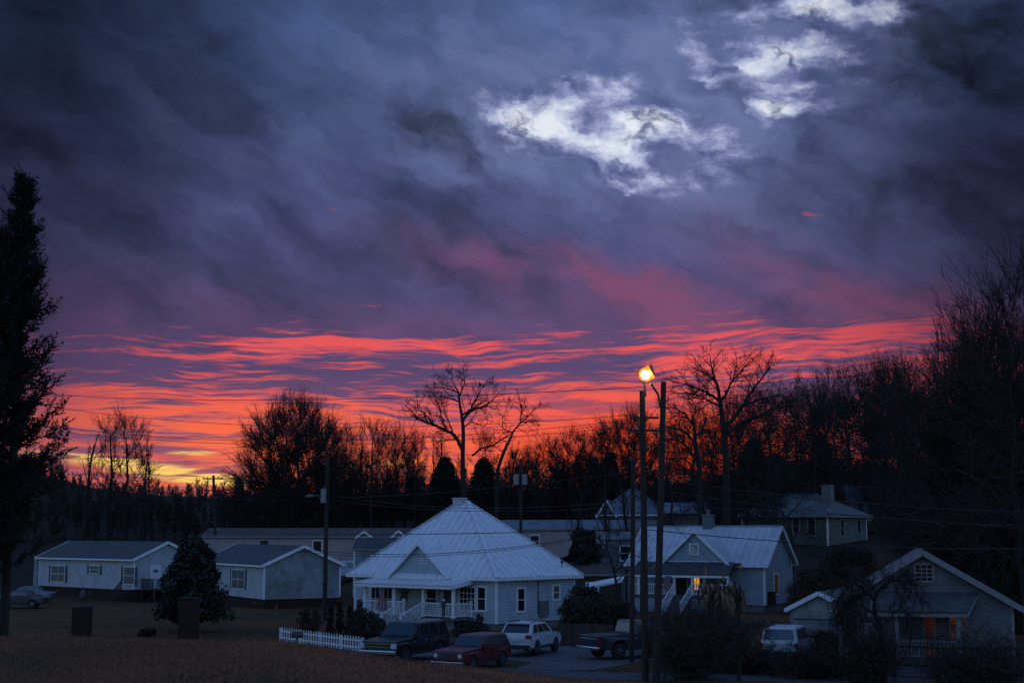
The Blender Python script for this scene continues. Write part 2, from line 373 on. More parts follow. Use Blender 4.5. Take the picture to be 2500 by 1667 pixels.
M['pole'] = mat('creosoted_pole_wood', (.034, .024, .018), .95, noise=.45, scale=6, stretch=(1, 1, .06), bump=.6, bscale=26)
M['iron'] = mat('galvanised_steel', (.20, .21, .22), .5, metal=.6)
M['iron_dark'] = mat('dark_painted_steel', (.03, .032, .034), .5)
M['wire'] = mat('wire_sheath', (.015, .015, .016), .7)
M['bark'] = mat('dark_bark', (.022, .016, .013), .95, noise=.4, scale=5)
M['twig'] = mat('dark_twig', (.022, .0155, .013), .95)
M['twig_brown'] = mat('brown_twig', (.040, .025, .018), .95)
M['needle'] = mat('evergreen_needle', (.0075, .010, .0065), .9, noise=.4, scale=.8)
M['leaf'] = mat('glossy_evergreen_leaf', (.009, .014, .008), .6, noise=.4, scale=1.0)
M['leaf_dull'] = mat('dull_shrub_leaf', (.030, .034, .020), .85, noise=.4, scale=1.2)
M['leaf_rust'] = mat('rusty_shrub_leaf', (.085, .048, .034), .9, noise=.4, scale=2)
M['dead_leaf'] = mat('dry_brown_leaf', (.26, .16, .10), .9, noise=.5, scale=1.5)
M['tyre'] = mat('tyre_rubber', (.012, .012, .013), .85)
M['rim'] = mat('wheel_metal', (.25, .26, .27), .35, metal=.7)
M['chrome'] = mat('chrome', (.72, .74, .78), .18, metal=1.0)
M['paint_black'] = mat('black_car_paint', (.010, .011, .014), .22, spec=.45)
M['paint_red'] = mat('faded_red_car_paint', (.095, .010, .014), .42, noise=.2, scale=1.5)
M['paint_white'] = mat('white_car_paint', (.42, .44, .46), .32)
M['paint_navy'] = mat('dark_blue_car_paint', (.020, .026, .036), .28)
M['paint_silver'] = mat('silver_car_paint', (.12, .14, .16), .3, metal=.3)
M['car_glass'] = mat('car_window_glass', (.012, .016, .018), .10, spec=1.0)
M['plastic'] = mat('black_trim_plastic', (.012, .012, .013), .6)
M['tail'] = mat('red_tail_lamp', (.22, .012, .014), .2)
M['lamp_glass'] = mat('clear_lamp_glass', (.45, .50, .55), .1)
M['amber'] = mat('amber_lamp_glass', (.60, .16, .04), .2)
M['plate'] = mat('licence_plate', (.40, .44, .47), .5)
M['flag_red'] = mat('flag_red_cloth', (.16, .022, .03), .9)
M['flag_white'] = mat('flag_white_cloth', (.28, .27, .29), .9)
M['flag_blue'] = mat('flag_blue_cloth', (.025, .045, .16), .9)
M['lit'] = glow('lit_yellow_window', (1.0, .40, .05), .75, .5, 4.0)
M['lit_dim'] = glow('dim_amber_window', (1.0, .28, .05), .024, .7, 3.0)
M['lit_amber'] = glow('amber_window', (1.0, .26, .04), .045, .95, 2.2)
M['lit_red'] = glow('red_lit_doorway', (1.0, .16, .03), .020, .95, 1.6)
M['flood'] = glow('floodlight_glass', (1.0, .82, .50), 9.0)
M['flood_halo'] = glow('lamp_glow_ring', (1.0, .34, .03), 1.15)  # warm halo round the lamp, put in as an emissive ring
M['flood_case'] = mat('floodlight_housing', (.34, .16, .05), .5)  # orange lamp glow put into the housing's own colour
M['gravel'] = mat('gravel', (.085, .09, .095), .95, noise=.45, scale=2.2, bump=.6, bscale=30)
M['asphalt'] = mat('asphalt', (.055, .058, .062), .9, noise=.3, scale=1.4, bump=.4, bscale=40)
M['concrete'] = mat('pale_concrete', (.15, .16, .155), .9, noise=.3, scale=1.2)
M['bird'] = mat('dark_feather', (.012, .012, .013), .8)

# ------------------------------------------------------------------ terrain
CREST = ([-4000, 0, 300, 680, 880, 1080, 1240, 1500, 1650, 1800, 2100, 2500, 4000], [1540, 1541, 1545, 1552, 1577, 1602, 1622, 1650, 1672, 1700, 1760, 1790, 1800])
RISE = ([0, 118, 128, 140, 165, 185, 230, 300, 420, 3000], [0, 0, .8, 2.5, 4.9, 6.4, 9.2, 12.5, 13.5, 14])
RIDGE = ([-6000, 0, 110, 250, 450, 560, 700, 1300, 1800, 2500, 6000], [1110, 1128, 1160, 1196, 1214, 1214, 1205, 1195, 1180, 1165, 1160])

def _sm(t): t = np.clip(t, 0, 1); return t * t * (3 - 2 * t)

def gz_np(x, y):
    x = np.asarray(x, float); y = np.asarray(y, float)
    px = 1250 + np.clip(x / np.maximum(y, 8.0), -3, 3) * F
    zc = 6.2 - 40.0 * (np.interp(px, *CREST) - 1300) / F
    near = np.where(y < 40, 4.62 + (zc - 4.62) * np.clip(y / 40, 0, 1), zc)
    hill = near * (1 - _sm((y - 37.0) / 25.0))
    ridge_z = 6.2 + (1300 - np.interp(px, *RIDGE)) / F * 300.0
    rise = np.interp(y - 17.0 * _sm((-x - 13) / 9.0) * _sm((200 - y) / 40.0), *RISE)
    back = np.where(y > 185, rise + (ridge_z - 12.5) * _sm((y - 185) / 115.0), rise)
    back = np.where(x > 26, np.maximum(back, 4.2 * _sm((y - 92) / 55.0) * _sm((x - 26) / 10.0)), back)
    lump = 0.05 * np.sin(x * .31 + 1) * np.sin(y * .27) + 0.03 * np.sin(x * .9 + y * .5)
    lump = lump * np.where((y > 66) & (y < 120), .25, 1.0)
    return hill + back + lump
def gz(x, y): return float(gz_np(x, y))
def ground(px, py, lo=12.0, hi=320.0):                   # first point of the terrain seen through a photo point
    d = ray(px, py); prev = None
    Y = lo
    while Y < hi:
        p = CAM + d * (Y / d.y)
        if p.z <= gz(p.x, p.y): return p
        Y += 0.1
    return CAM + d * (hi / d.y)

def axis(lo, hi, fine_lo, fine_hi, step):
    a = list(np.arange(fine_lo, fine_hi + 1e-6, step)); s = step
    while a[-1] < hi: s *= 1.25; a.append(a[-1] + s)
    s = step
    while a[0] > lo: s *= 1.25; a.insert(0, a[0] - s)
    return np.array(a)
gx, gy = axis(-3000, 3000, -70, 70, 0.9), axis(-400, 6000, 2, 330, 0.9)
GX, GY = np.meshgrid(gx, gy); GZ = gz_np(GX, GY)
idx = np.arange(GX.size).reshape(GX.shape)
fc = np.stack([idx[:-1, :-1], idx[:-1, 1:], idx[1:, 1:], idx[1:, :-1]], -1).reshape(-1, 4)
gm = bpy.data.materials.new('winter_grass'); gm.use_nodes = True; t = gm.node_tree; x = Ex(t); p = t.nodes['Principled BSDF']
tcn = t.nodes.new('ShaderNodeTexCoord'); v = tcn.outputs['Object']
f1 = x.noise(v, .09, 4, .6, 0.0, '3D'); f2 = x.noise(v, 1.3, 5, .65, 0.0, '3D'); f3 = x.noise(v, 9.0, 3, .7, 0.0, '3D')
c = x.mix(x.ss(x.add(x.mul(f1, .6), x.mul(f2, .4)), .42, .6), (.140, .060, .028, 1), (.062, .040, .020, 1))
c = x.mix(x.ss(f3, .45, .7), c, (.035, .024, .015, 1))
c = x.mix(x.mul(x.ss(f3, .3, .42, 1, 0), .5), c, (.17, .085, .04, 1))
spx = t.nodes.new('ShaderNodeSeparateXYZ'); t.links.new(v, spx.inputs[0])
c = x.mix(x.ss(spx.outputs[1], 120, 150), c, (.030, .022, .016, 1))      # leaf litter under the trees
t.links.new(c, p.inputs['Base Color']); p.inputs['Roughness'].default_value = .95; p.inputs['Specular IOR Level'].default_value = .1
b = t.nodes.new('ShaderNodeBump'); b.inputs['Strength'].default_value = .7; b.inputs['Distance'].default_value = .12
t.links.new(x.noise(v, 7.0, 5, .7, 0.0, '3D'), b.inputs['Height']); t.links.new(b.outputs[0], p.inputs['Normal'])
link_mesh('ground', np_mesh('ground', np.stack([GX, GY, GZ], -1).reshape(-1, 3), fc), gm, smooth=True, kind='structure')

def patch(name, outline_px, m, lift=0.012, step=0.2):    # a sheet laid on the terrain: outline given as (x, y) ground points
    pts = np.array(outline_px); x0, y0 = pts.min(0); x1, y1 = pts.max(0)
    xs = np.arange(x0, x1 + step, step); ys = np.arange(y0, y1 + step, step); mb = MB()
    def inside(a, b):
        r = False; j = len(pts) - 1
        for i in range(len(pts)):
            if (pts[i][1] > b) != (pts[j][1] > b) and a < (pts[j][0] - pts[i][0]) * (b - pts[i][1]) / (pts[j][1] - pts[i][1]) + pts[i][0]: r = not r
            j = i
        return r
    ids = {}
    for i in range(len(xs) - 1):
        for j in range(len(ys) - 1):
            if inside(xs[i] + step / 2, ys[j] + step / 2):
                q = []
                for a, b_ in ((i, j), (i + 1, j), (i + 1, j + 1), (i, j + 1)):
                    if (a, b_) not in ids:
                        ids[(a, b_)] = len(mb.v); mb.v.append((xs[a], ys[b_], gz(xs[a], ys[b_]) + lift))
                    q.append(ids[(a, b_)])
                mb.f.append(tuple(q))
    return mb.build(name, m, smooth=True, kind='structure')
# ------------------------------------------------------------------ building tools (local frame: x along the front, y back, z up)
class Wall:
    def __init__(self, root, a, b):
        self.a, b = Vector(a), Vector(b); self.d = (b - self.a); self.len = self.d.length; self.d.normalize()
        self.n = Vector((self.d.y, -self.d.x)); self.root = root
        self.m = Matrix.Translation(root.location) @ Matrix.Rotation(root.rotation_euler.z, 4, 'Z')
    def P(self, s, z, o=0.0):
        q = self.a + self.d * s + self.n * o; return Vector((q.x, q.y, z))
    def px(self, px, py, o=0.0):                          # where a line of sight meets this wall: (s, z)
        inv = self.m.inverted(); c = inv @ CAM; r = inv.to_3x3() @ ray(px, py)
        n3 = Vector((self.n.x, self.n.y, 0)); a3 = Vector((self.a.x, self.a.y, 0)) + n3 * o
        h = c + r * ((a3 - c).dot(n3) / r.dot(n3)); q = Vector((h.x, h.y)) - self.a
        return q.dot(self.d), h.z
    def box(self, mb, s0, s1, z0, z1, o0, o1):
        v = [self.P(s, z, o) for z in (z0, z1) for (s, o) in ((s0, o1), (s1, o1), (s1, o0), (s0, o0))]
        return mb.add(v, ((0, 3, 2, 1), (4, 5, 6, 7), (0, 1, 5, 4), (1, 2, 6, 5), (2, 3, 7, 6), (3, 0, 4, 7)))
    def siding(self, mb, z0, z1, ext=None, lap=0.19, out=0.022):      # lapped boards
        z = z0
        while z < z1 - 1e-4:
            t = min(z + lap, z1); ea = ext(z) if ext else (0, self.len); eb = ext(t) if ext else (0, self.len)
            if ea[1] - ea[0] < .02: break
            A_, B_, C_, D_ = self.P(ea[0], z, out), self.P(ea[1], z, out), self.P(eb[1], t, 0.004), self.P(eb[0], t, 0.004)
            mb.quad(A_, B_, C_, D_); mb.quad(self.P(ea[0], z, 0), self.P(ea[1], z, 0), B_, A_)
            z = t
    def span(self, x0, y0, x1, y1):
        ym, xm = (y0 + y1) / 2, (x0 + x1) / 2
        return self.px(x0, ym)[0], self.px(x1, ym)[0], self.px(xm, y1)[1], self.px(xm, y0)[1]

def window(root, w, s0, s1, z0, z1, glass='glass', trim='trim', nx=1, ny=2, case=.10, shutters=0.0, name='window', label=None):
    mb = MB(); c = case
    w.box(mb, s0 - c, s0, z0 - c, z1 + c, 0, .075); w.box(mb, s1, s1 + c, z0 - c, z1 + c, 0, .075)
    w.box(mb, s0, s1, z1, z1 + c, 0, .074); w.box(mb, s0 - c * .0, s1, z0 - c, z0, 0, .085)
    for i in range(1, nx): x_ = s0 + (s1 - s0) * i / nx; w.box(mb, x_ - .018, x_ + .018, z0, z1, .030, .056)
    for i in range(1, ny): z_ = z0 + (z1 - z0) * i / ny; w.box(mb, s0, s1, z_ - .022, z_ + .022, .030, .060)
    f = mb.build(name, M[trim], root, label=label)
    pm = MB(); w.box(pm, s0 + .002, s1 - .002, z0 + .002, z1 - .002, .006, .036); pm.build('pane', M[glass], f)
    if shutters:
        for a in (s0 - c - .02 - shutters, s1 + c + .02):
            sm = MB(); w.box(sm, a, a + shutters, z0 - c, z1 + c, .0, .05)
            zz = z0 - c + .06
            while zz < z1 + c - .06: w.box(sm, a + .05, a + shutters - .05, zz, zz + .035, .05, .062); zz += .07
            sm.build('shutter', M['shutter'], root)
    return f

def door(root, w, s0, s1, z0, z1, m='door', trim='trim', lite=None):
    mb = MB(); w.box(mb, s0, s1, z0, z1, 0, .045)
    for (a, b) in ((.12, .45), (.55, .88)):
        w.box(mb, s0 + (s1 - s0) * a, s0 + (s1 - s0) * b, z0 + .15, z0 + .9, .045, .057)
    d = mb.build('door', M[m], root)
    fr = MB(); w.box(fr, s0 - .1, s0, z0, z1 + .1, 0, .07); w.box(fr, s1, s1 + .1, z0, z1 + .1, 0, .07); w.box(fr, s0, s1, z1, z1 + .1, 0, .069)
    fr.build('door_frame', M[trim], d)
    if lite:
        g = MB(); cs = (s0 + s1) / 2; r = (s1 - s0) * .32; zc = z1 - .55
        g.prism([w.P(cs + r * math.cos(a), zc + r * math.sin(a), .046) for a in np.linspace(0, math.pi, 9)], w.P(0, 0, .02) - w.P(0, 0, 0)); g.build('pane', M[lite], d)
    h = MB(); h.lathe([(.0, -.03), (.035, -.02), (.035, .02), (.0, .03)], w.P(s1 - .09, z0 + 1.0, .08), 8); h.build('handle', M['iron'], d)
    return d

def gable_end(w, z0, ze, rise):
    L = w.len
    def ext(z):
        if z <= ze: return (0, L)
        t = (z - ze) / rise * L / 2; return (t, L - t)
    return ext

def box_walls(root, L, Wd, z0, ze, m, name='wall', rise=0.0, gable_x=True, corner='trim', lap=.19):
    ws = dict(front=Wall(root, (0, 0), (L, 0)), right=Wall(root, (L, 0), (L, Wd)), back=Wall(root, (L, Wd), (0, Wd)), left=Wall(root, (0, Wd), (0, 0)))
    mb = MB()
    for k, w in ws.items():
        g = rise and ((k in ('left', 'right')) == gable_x)
        w.siding(mb, z0, ze + (rise if g else 0), gable_end(w, z0, ze, rise) if g else None, lap)
    mb.build(name, M[m], root)
    if corner:
        for (x_, y_) in ((0, 0), (L, 0), (L, Wd), (0, Wd)):
            cb = MB(); sx, sy = (-1 if x_ == 0 else 1), (-1 if y_ == 0 else 1)
            xa, xb = sorted((x_ - sx * .12, x_ + sx * .032)); ya, yb = sorted((y_ - sy * .12, y_ + sy * .032))
            cb.box(xa, xb, ya, yb, z0, ze - .01); cb.build('corner_board', M[corner], root)
    return ws

def gable_roof(root, L, Wd, ze, rise, m, ov=.4, rake=.35, th=.12, trim='trim', x0=0.0, y0=0.0, along='x', name='roof', seams=0.0, gutter=True, tside=None):
    """roof over a L x Wd plan; the ridge runs along x (or y)"""
    mb = MB(); k = rise / (Wd / 2 if along == 'x' else L / 2); hw = (Wd if along == 'x' else L) / 2; ln = L if along == 'x' else Wd
    def q(u, v, z): return Vector((x0 + u, y0 + v, z)) if along == 'x' else Vector((x0 + v, y0 + u, z))
    lo, hi = -rake, ln + rake
    for s in (-1, 1):
        e0, e1 = hw + s * (hw + ov), hw; z0 = ze - ov * k
        pts = [q(lo, e0, z0), q(hi, e0, z0), q(hi, e1, ze + rise), q(lo, e1, ze + rise)]
        up = Vector((0, 0, th))
        mb.add([p + up for p in pts] + [p + Vector((0, 0, .01)) for p in pts], ((0, 1, 2, 3), (7, 6, 5, 4), (0, 4, 5, 1), (1, 5, 6, 2), (2, 6, 7, 3), (3, 7, 4, 0)))
        if seams:
            u = lo + seams / 2
            while u < hi: mb.bar(q(u, e0, z0 + th + .015), q(u, e1, ze + rise + th + .015), .03, .045); u += seams
    r = mb.build(name, M[m], root)
    if seams: cap = MB(); cap.bar(q(lo, hw, ze + rise + th + .02), q(hi, hw, ze + rise + th + .02), .28, .05); cap.build('ridge_cap', M[m], r)
    if trim:
        for end in (lo - .015, hi + .015):
            for s in (-1, 1):
                e0 = hw + s * (hw + ov); tb = MB()
                tb.bar(q(end, e0, ze - ov * k + th / 2 - .03), q(end, hw, ze + rise + th / 2 - .03), .035, th + .13); tb.build('rake_board', M[trim], root)
        for s in (-1, 1):
            e0 = hw + s * (hw + ov + .02); fb = MB()
            fb.bar(q(lo, e0, ze - ov * k + .02), q(hi, e0, ze - ov * k + .02), .05 if not gutter else .11, .15); fb.build('fascia' if not gutter else 'gutter', M[trim], root)
    return r

def hip_roof(root, L, Wd, ze, rise, m, ov=.45, ridge=1.0, th=.10, seams=.45, trim='trim', x0=0.0, y0=0.0, name='roof'):
    a = [Vector((x0 - ov, y0 - ov, ze)), Vector((x0 + L + ov, y0 - ov, ze)), Vector((x0 + L + ov, y0 + Wd + ov, ze)), Vector((x0 - ov, y0 + Wd + ov, ze))]
    cx, cy = x0 + L / 2, y0 + Wd / 2; r0, r1 = Vector((cx - ridge / 2, cy, ze + rise)), Vector((cx + ridge / 2, cy, ze + rise))
    up = Vector((0, 0, th)); mb = MB()
    mb.add([p + up for p in a] + [r0 + up, r1 + up] + a, ((0, 1, 5, 4), (1, 2, 5), (2, 3, 4, 5), (3, 0, 4), (0, 6, 7, 1), (1, 7, 8, 2), (2, 8, 9, 3), (3, 9, 6, 0), (9, 8, 7, 6)))
    if seams:
        # raised seams run straight up each slope and stop at the hip
        for (p0, p1, t0, t1) in ((a[0], a[1], r0, r1), (a[1], a[2], r1, r1), (a[2], a[3], r1, r0), (a[3], a[0], r0, r0)):
            d = (p1 - p0); ln = d.length; d.normalize(); nrm = Vector((-d.y, d.x, 0))
            ra, rb = (t0 - p0).dot(d), (t1 - p0).dot(d); dep = (t0 - p0).dot(nrm); s = seams / 2
            while s < ln:
                f = min(1.0, s / ra if s < ra else ((ln - s) / (ln - rb) if s > rb else 1.0))
                b0 = p0 + d * s + Vector((0, 0, th + .02)); b1 = b0 + nrm * (dep * f) + Vector((0, 0, rise * f))
                if f > .03: mb.bar(b0, b1, .035, .055)
                s += seams
    r = mb.build(name, M[m], root)
    cap = MB()
    for p, q in ((a[0], r0), (a[1], r1), (a[2], r1), (a[3], r0)): cap.bar(p + up + Vector((0, 0, .03)), q + up + Vector((0, 0, .03)), .26, .05)
    if ridge > .05: cap.bar(r0 + up + Vector((0, 0, .03)), r1 + up + Vector((0, 0, .03)), .26, .05)
    cap.build('hip_cap', M[m], r)
    if trim:
        fb = MB()
        for i in range(4):
            p, q = a[i], a[(i + 1) % 4]; fb.bar(p + Vector((0, 0, -.06)), q + Vector((0, 0, -.06)), .04, .15)
        fb.build('fascia', M[trim], root)
        so_ = MB(); so_.poly([p + Vector((0, 0, -.135)) for p in a][::-1]); so_.build('soffit', M[trim], root)
    return r

def railing(name, p0, p1, h, parent, m='trim', gap=.13, post=True, bal=.035, rail=.07, base=.10):
    p0, p1 = Vector(p0), Vector(p1); mb = MB(); d = p1 - p0; n = max(2, int(Vector((d.x, d.y)).length / gap))
    mb.bar(p0 + Vector((0, 0, h)), p1 + Vector((0, 0, h)), rail, rail); mb.bar(p0 + Vector((0, 0, base)), p1 + Vector((0, 0, base)), rail * .8, rail * .8)
    for i in range(1, n): q = p0 + d * (i / n); mb.box(q.x - bal / 2, q.x + bal / 2, q.y - bal / 2, q.y + bal / 2, q.z + base, q.z + h - rail / 2)
    return mb.build(name, M[m], parent)

def post(name, x_, y_, z0, z1, wd, parent, m='trim', cap=True):
    mb = MB(); mb.box(x_ - wd / 2, x_ + wd / 2, y_ - wd / 2, y_ + wd / 2, z0, z1)
    if cap: mb.box(x_ - wd * .68, x_ + wd * .68, y_ - wd * .68, y_ + wd * .68, z1, z1 + .05); mb.box(x_ - wd * .64, x_ + wd * .64, y_ - wd * .64, y_ + wd * .64, z0, z0 + .12)
    return mb.build(name, M[m], parent)

def flag(name, label, top, hang, wd, parent=None, staff=None, group=None, angle=0.0, lean=0.0):
    """a striped flag hanging limp: stripes run down the cloth"""
    r = thing(name, label, 'flag', top, angle, group)
    def strip(x0, x1, z0, z1, m, nm, off=0.0):
        mb = MB(); n = 7; vs = []
        for i in range(n + 1):
            t = i / n; z = z0 + (z1 - z0) * t; sway = .05 * math.sin(z * 5 + x0 * 3); flare = 1 + .30 * max(0, -z) / hang
            for xx in (x0, x1): vs.append((xx * flare + lean * -z, sway + .04 * math.sin(xx * 18) + off, z))
        mb.add(vs, [(2 * i, 2 * i + 1, 2 * i + 3, 2 * i + 2) for i in range(n)]); o = mb.build(nm, M[m], r)
        s_ = o.modifiers.new('thick', 'SOLIDIFY'); s_.thickness = .006; return o
    w = wd / 9
    for k in range(9): strip(-wd / 2 + k * w, -wd / 2 + (k + 1) * w, -hang, 0, 'flag_red' if k % 2 == 0 else 'flag_white', 'stripe')
    strip(-wd / 2 - .005, wd * .08, -hang * .42, .005, 'flag_blue', 'canton', -.014)
    if staff: s_ = MB(); s_.tube(staff, .014, 6); s_.build('staff', M['trim'], r)
    return r

def loc_of(px, py, Y): return at(px, py, Y)

# ------------------------------------------------------------------ D: cottage with the pyramid roof
HX, HY = 13.5, 7.9; ROT = -41.7; OV = .45; ZE = 3.28
near_tip = Vector((-0.95, 92.0)); cr, sr = math.cos(RAD(ROT)), math.sin(RAD(ROT))
def l2w(o, r, p): c_, s_ = math.cos(RAD(r)), math.sin(RAD(r)); return Vector((o[0] + p[0] * c_ - p[1] * s_, o[1] + p[0] * s_ + p[1] * c_))
org = near_tip - l2w((0, 0), ROT, (HX + OV, -OV))
cottage = thing('pyramid_roof_cottage', 'pale blue cottage with a steep pyramid metal roof and a railed front porch', 'house', (org.x, org.y, 0), ROT)
cw = box_walls(cottage, HX, HY, .42, ZE - .13, 'siding_white')
fb = MB(); fb.box(.06, HX - .06, .06, HY - .06, -.6, .40); fb.build('foundation', M['block'], cottage)
rf = hip_roof(cottage, HX, HY, ZE, 5.0, 'roof_metal', ov=OV, ridge=.9, seams=.62)
ch = MB(); ch.box(HX / 2 - .75, HX / 2 + .05, HY / 2 - .3, HY / 2 + .3, ZE + 4.3, ZE + 5.28); ch.box(HX / 2 - .80, HX / 2 + .10, HY / 2 - .35, HY / 2 + .35, ZE + 5.28, ZE + 5.36); ch.build('chimney', M['roof_metal_dull'], rf)
fw = cw['front']; rw = cw['right']
# front gable on the roof
gs0, _ = fw.px(951, 1401, OV); gs1, _ = fw.px(1099, 1401, OV); gpk = fw.px(1031, 1327, OV)[1]
def small_gable(root, x0, x1, yf, z0, zpk, depth, wm, rm, name='gable', ov=.25, vent=None, seams=.5, lap=.19):
    L = x1 - x0; rise = zpk - z0
    g = MB(); w = Wall(root, (x0, yf), (x1, yf)); w.siding(g, z0, z0 + rise, gable_end(w, z0, z0, rise), lap); o = g.build(name, M[wm], root)
    r = MB(); k = rise / (L / 2); cx = (x0 + x1) / 2; th = .09
    for s in (-1, 1):
        e0 = cx + s * (L / 2 + ov); zz = z0 - ov * k
        pts = [Vector((e0, yf - .3, zz)), Vector((cx, yf - .3, zpk)), Vector((cx, yf + depth, zpk)), Vector((e0, yf + depth, zz))]
        if s < 0: pts = pts[::-1]
        r.add([p + Vector((0, 0, th)) for p in pts] + [p + Vector((0, 0, .01)) for p in pts], ((3, 2, 1, 0), (4, 5, 6, 7), (0, 1, 5, 4), (1, 2, 6, 5), (2, 3, 7, 6), (3, 0, 4, 7)))
    r.build('gable_roof', M[rm], o)
    for s in (-1, 1): tb = MB(); tb.bar((cx + s * (L / 2 + ov), yf - .315, z0 - ov * k + .02), (cx, yf - .315, zpk + .02), .04, .20); tb.build('rake_board', M['trim'], o)
    tb = MB(); tb.bar((x0 - ov * .4, yf - .03, z0 + .02), (x1 + ov * .4, yf - .03, z0 + .02), .06, .12); tb.build('sill_board', M['trim'], o)
    return o, w
go, gw = small_gable(cottage, gs0 + .2, gs1 - .2, -OV + .12, ZE + .10, gpk, 3.2, 'siding_white', 'roof_metal')
a0, a1, b0, b1 = gw.span(1032.5, 1350, 1045, 1375)
window(go, gw, a0, a1, b0, b1, glass='siding_grey', nx=1, ny=6, case=.06, name='gable_vent')
# right-hand side wall: two windows, meter and conduit, roof mast
a0, a1, b0, b1 = rw.span(1263, 1437, 1279, 1490); window(cottage, rw, a0, a1, b0, b1, case=.13)
a0, a1, b0, b1 = rw.span(1350, 1430, 1364, 1461); window(cottage, rw, a0, a1, b0, b1, glass='curtain', case=.12)
s_m, z_m = rw.px(1312, 1500); cd_ = MB(); cd_.tube([rw.P(s_m, .9, .09), rw.P(s_m, ZE - .2, .09)], .035, 6)
cd_.build('conduit', M['iron_dark'], cottage)
mb = MB(); rw.box(mb, s_m + .05, s_m + .85, .75, 1.75, .022, .30); mb.build('utility_box', M['iron'], cottage)
mb = MB(); mx, mz = rw.px(1379, 1388); mb.tube([rw.P(mx, ZE + .05, -.25), rw.P(mx, ZE + .95, -.25)], .035, 6); mb.lathe([(0, 0), (.10, .02), (.12, .12), (.05, .2), (0, .2)], rw.P(mx, ZE + .88, -.25), 8); mb.build('service_mast', M['iron_dark'], cottage)
# front windows and door
a0, a1, b0, b1 = fw.span(1124, 1434, 1160, 1488); window(cottage, fw, a0, a1, b0, b1, nx=4, ny=4, case=.13)
a0, a1, b0, b1 = fw.span(1168, 1434, 1186, 1488); window(cottage, fw, a0, a1, b0, b1, case=.13)
PD = 1.8                                                 # porch depth
pz = .78
def fs(px, py, o=0.0): return fw.px(px, py, o)[0]
p_s = [fs(892, 1470, PD), fs(962.5, 1470, PD), fs(1033.5, 1475, PD), fs(1106.5, 1480, PD)]
ps_end = p_s[3]
a0, a1, b0, b1 = fw.span(1044, 1434, 1066, 1488); window(cottage, fw, a0, a1, b0, b1, case=.1)
a1 = fs(1098, 1470); door(cottage, fw, a1 - .55, a1 + .35, pz, pz + 2.1, m='shutter')
a0, a1, b0, b1 = fw.span(908, 1434, 958, 1488); window(cottage, fw, a0, a1, b0, b1, nx=5, case=.1)
mb = MB(); mb.box(p_s[0] - .12, ps_end + .15, -PD - .1, -.03, pz - .18, pz); mb.build('porch_floor', M['wood_grey'], cottage)
mb = MB(); mb.box(p_s[0], ps_end, -PD + .05, -PD + .1, -.3, pz - .18); mb.build('porch_skirt', M['block'], cottage)
for s in p_s: post('porch_post', s, -PD, pz, 2.86, .17, cottage)
# porch roof: a shed with a hipped right end
x0p, x1p = p_s[0] - .6, ps_end + .35; zt, zb = 3.12, 2.82; yb = -PD - .55; x1w = fs(1160, 1408)
mb = MB(); P_ = [Vector((x0p, yb, zb)), Vector((x1p, yb, zb)), Vector((x1w, -.02, zt)), Vector((x0p, -.02, zt))]
mb.add([p + Vector((0, 0, .08)) for p in P_] + P_, ((0, 1, 2, 3), (7, 6, 5, 4), (0, 4, 5, 1), (1, 5, 6, 2), (2, 6, 7, 3), (3, 7, 4, 0)))
u = x0p + .3
while u < x1p: mb.bar((u, yb, zb + .1), (u + .0, -.02, zt + .1), .03, .045); u += .45
mb.build('porch_roof', M['roof_metal'], cottage)
mb = MB(); mb.box(x0p + .05, x1p - .05, yb + .05, yb + .12, zb - .20, zb + .0); mb.bar((x1p, yb + .1, zb - .08), (x1w - .05, -.03, zt - .1), .05, .2); mb.build('porch_beam', M['trim'], cottage)
# railings; the stairs leave between the second and third posts
sa, sb = p_s[1] + .95, p_s[2]
railing('porch_railing', (p_s[0], -PD, pz), (p_s[1], -PD, pz), .9, cottage); railing('porch_railing', (p_s[1], -PD, pz), (sa, -PD, pz), .9, cottage)
railing('porch_railing', (p_s[2], -PD, pz), (p_s[3], -PD, pz), .9, cottage); railing('porch_railing', (p_s[3], -PD, pz), (p_s[3], -.1, pz), .9, cottage)
post('rail_post', p_s[3], -.12, pz, pz + 1.0, .13, cottage); post('rail_post', sa, -PD, pz, pz + 1.05, .12, cottage)
SD = 2.0
st_m = MB()
for i in range(5): st_m.box(sa + .08, sb - .08, -PD - .12 - SD * (i + 1) / 5, -PD - .12 - SD * i / 5, -.2, pz - .16 * (i + 1))
st_m.build('stairs', M['wood_grey'], cottage)
for s in (sa, sb):
    railing('stair_railing', (s, -PD, pz), (s, -PD - SD, .02), .95, cottage, gap=.14); post('rail_post', s, -PD - SD - .05, -.05, 1.02, .13, cottage)
# things on the porch
fp = fw.P(fs(933, 1445, PD + .12), 2.55, PD + .14); wp = fw.m @ fp
flag('flag', 'striped flag hanging limp from the cottage porch', wp, 1.5, .62, angle=ROT, staff=[(-.35, 0, .02), (.35, 0, .02)])
star_c = fw.P(fs(985, 1455, .08), 2.15, .07)
mb = MB(); pts = []
for k in range(10):
    r = .62 if k % 2 == 0 else .26; a = math.pi / 2 + k * math.pi / 5; pts.append((r * math.cos(a), 0, r * math.sin(a)))
mb.prism(pts, (0, .05, 0)); so2 = mb.build('barn_star', M['iron_dark']); so2.location = fw.m @ star_c; so2.rotation_euler.z = RAD(ROT)
tag(so2, 'dark five pointed barn star on the wall behind the cottage porch', 'wall star')

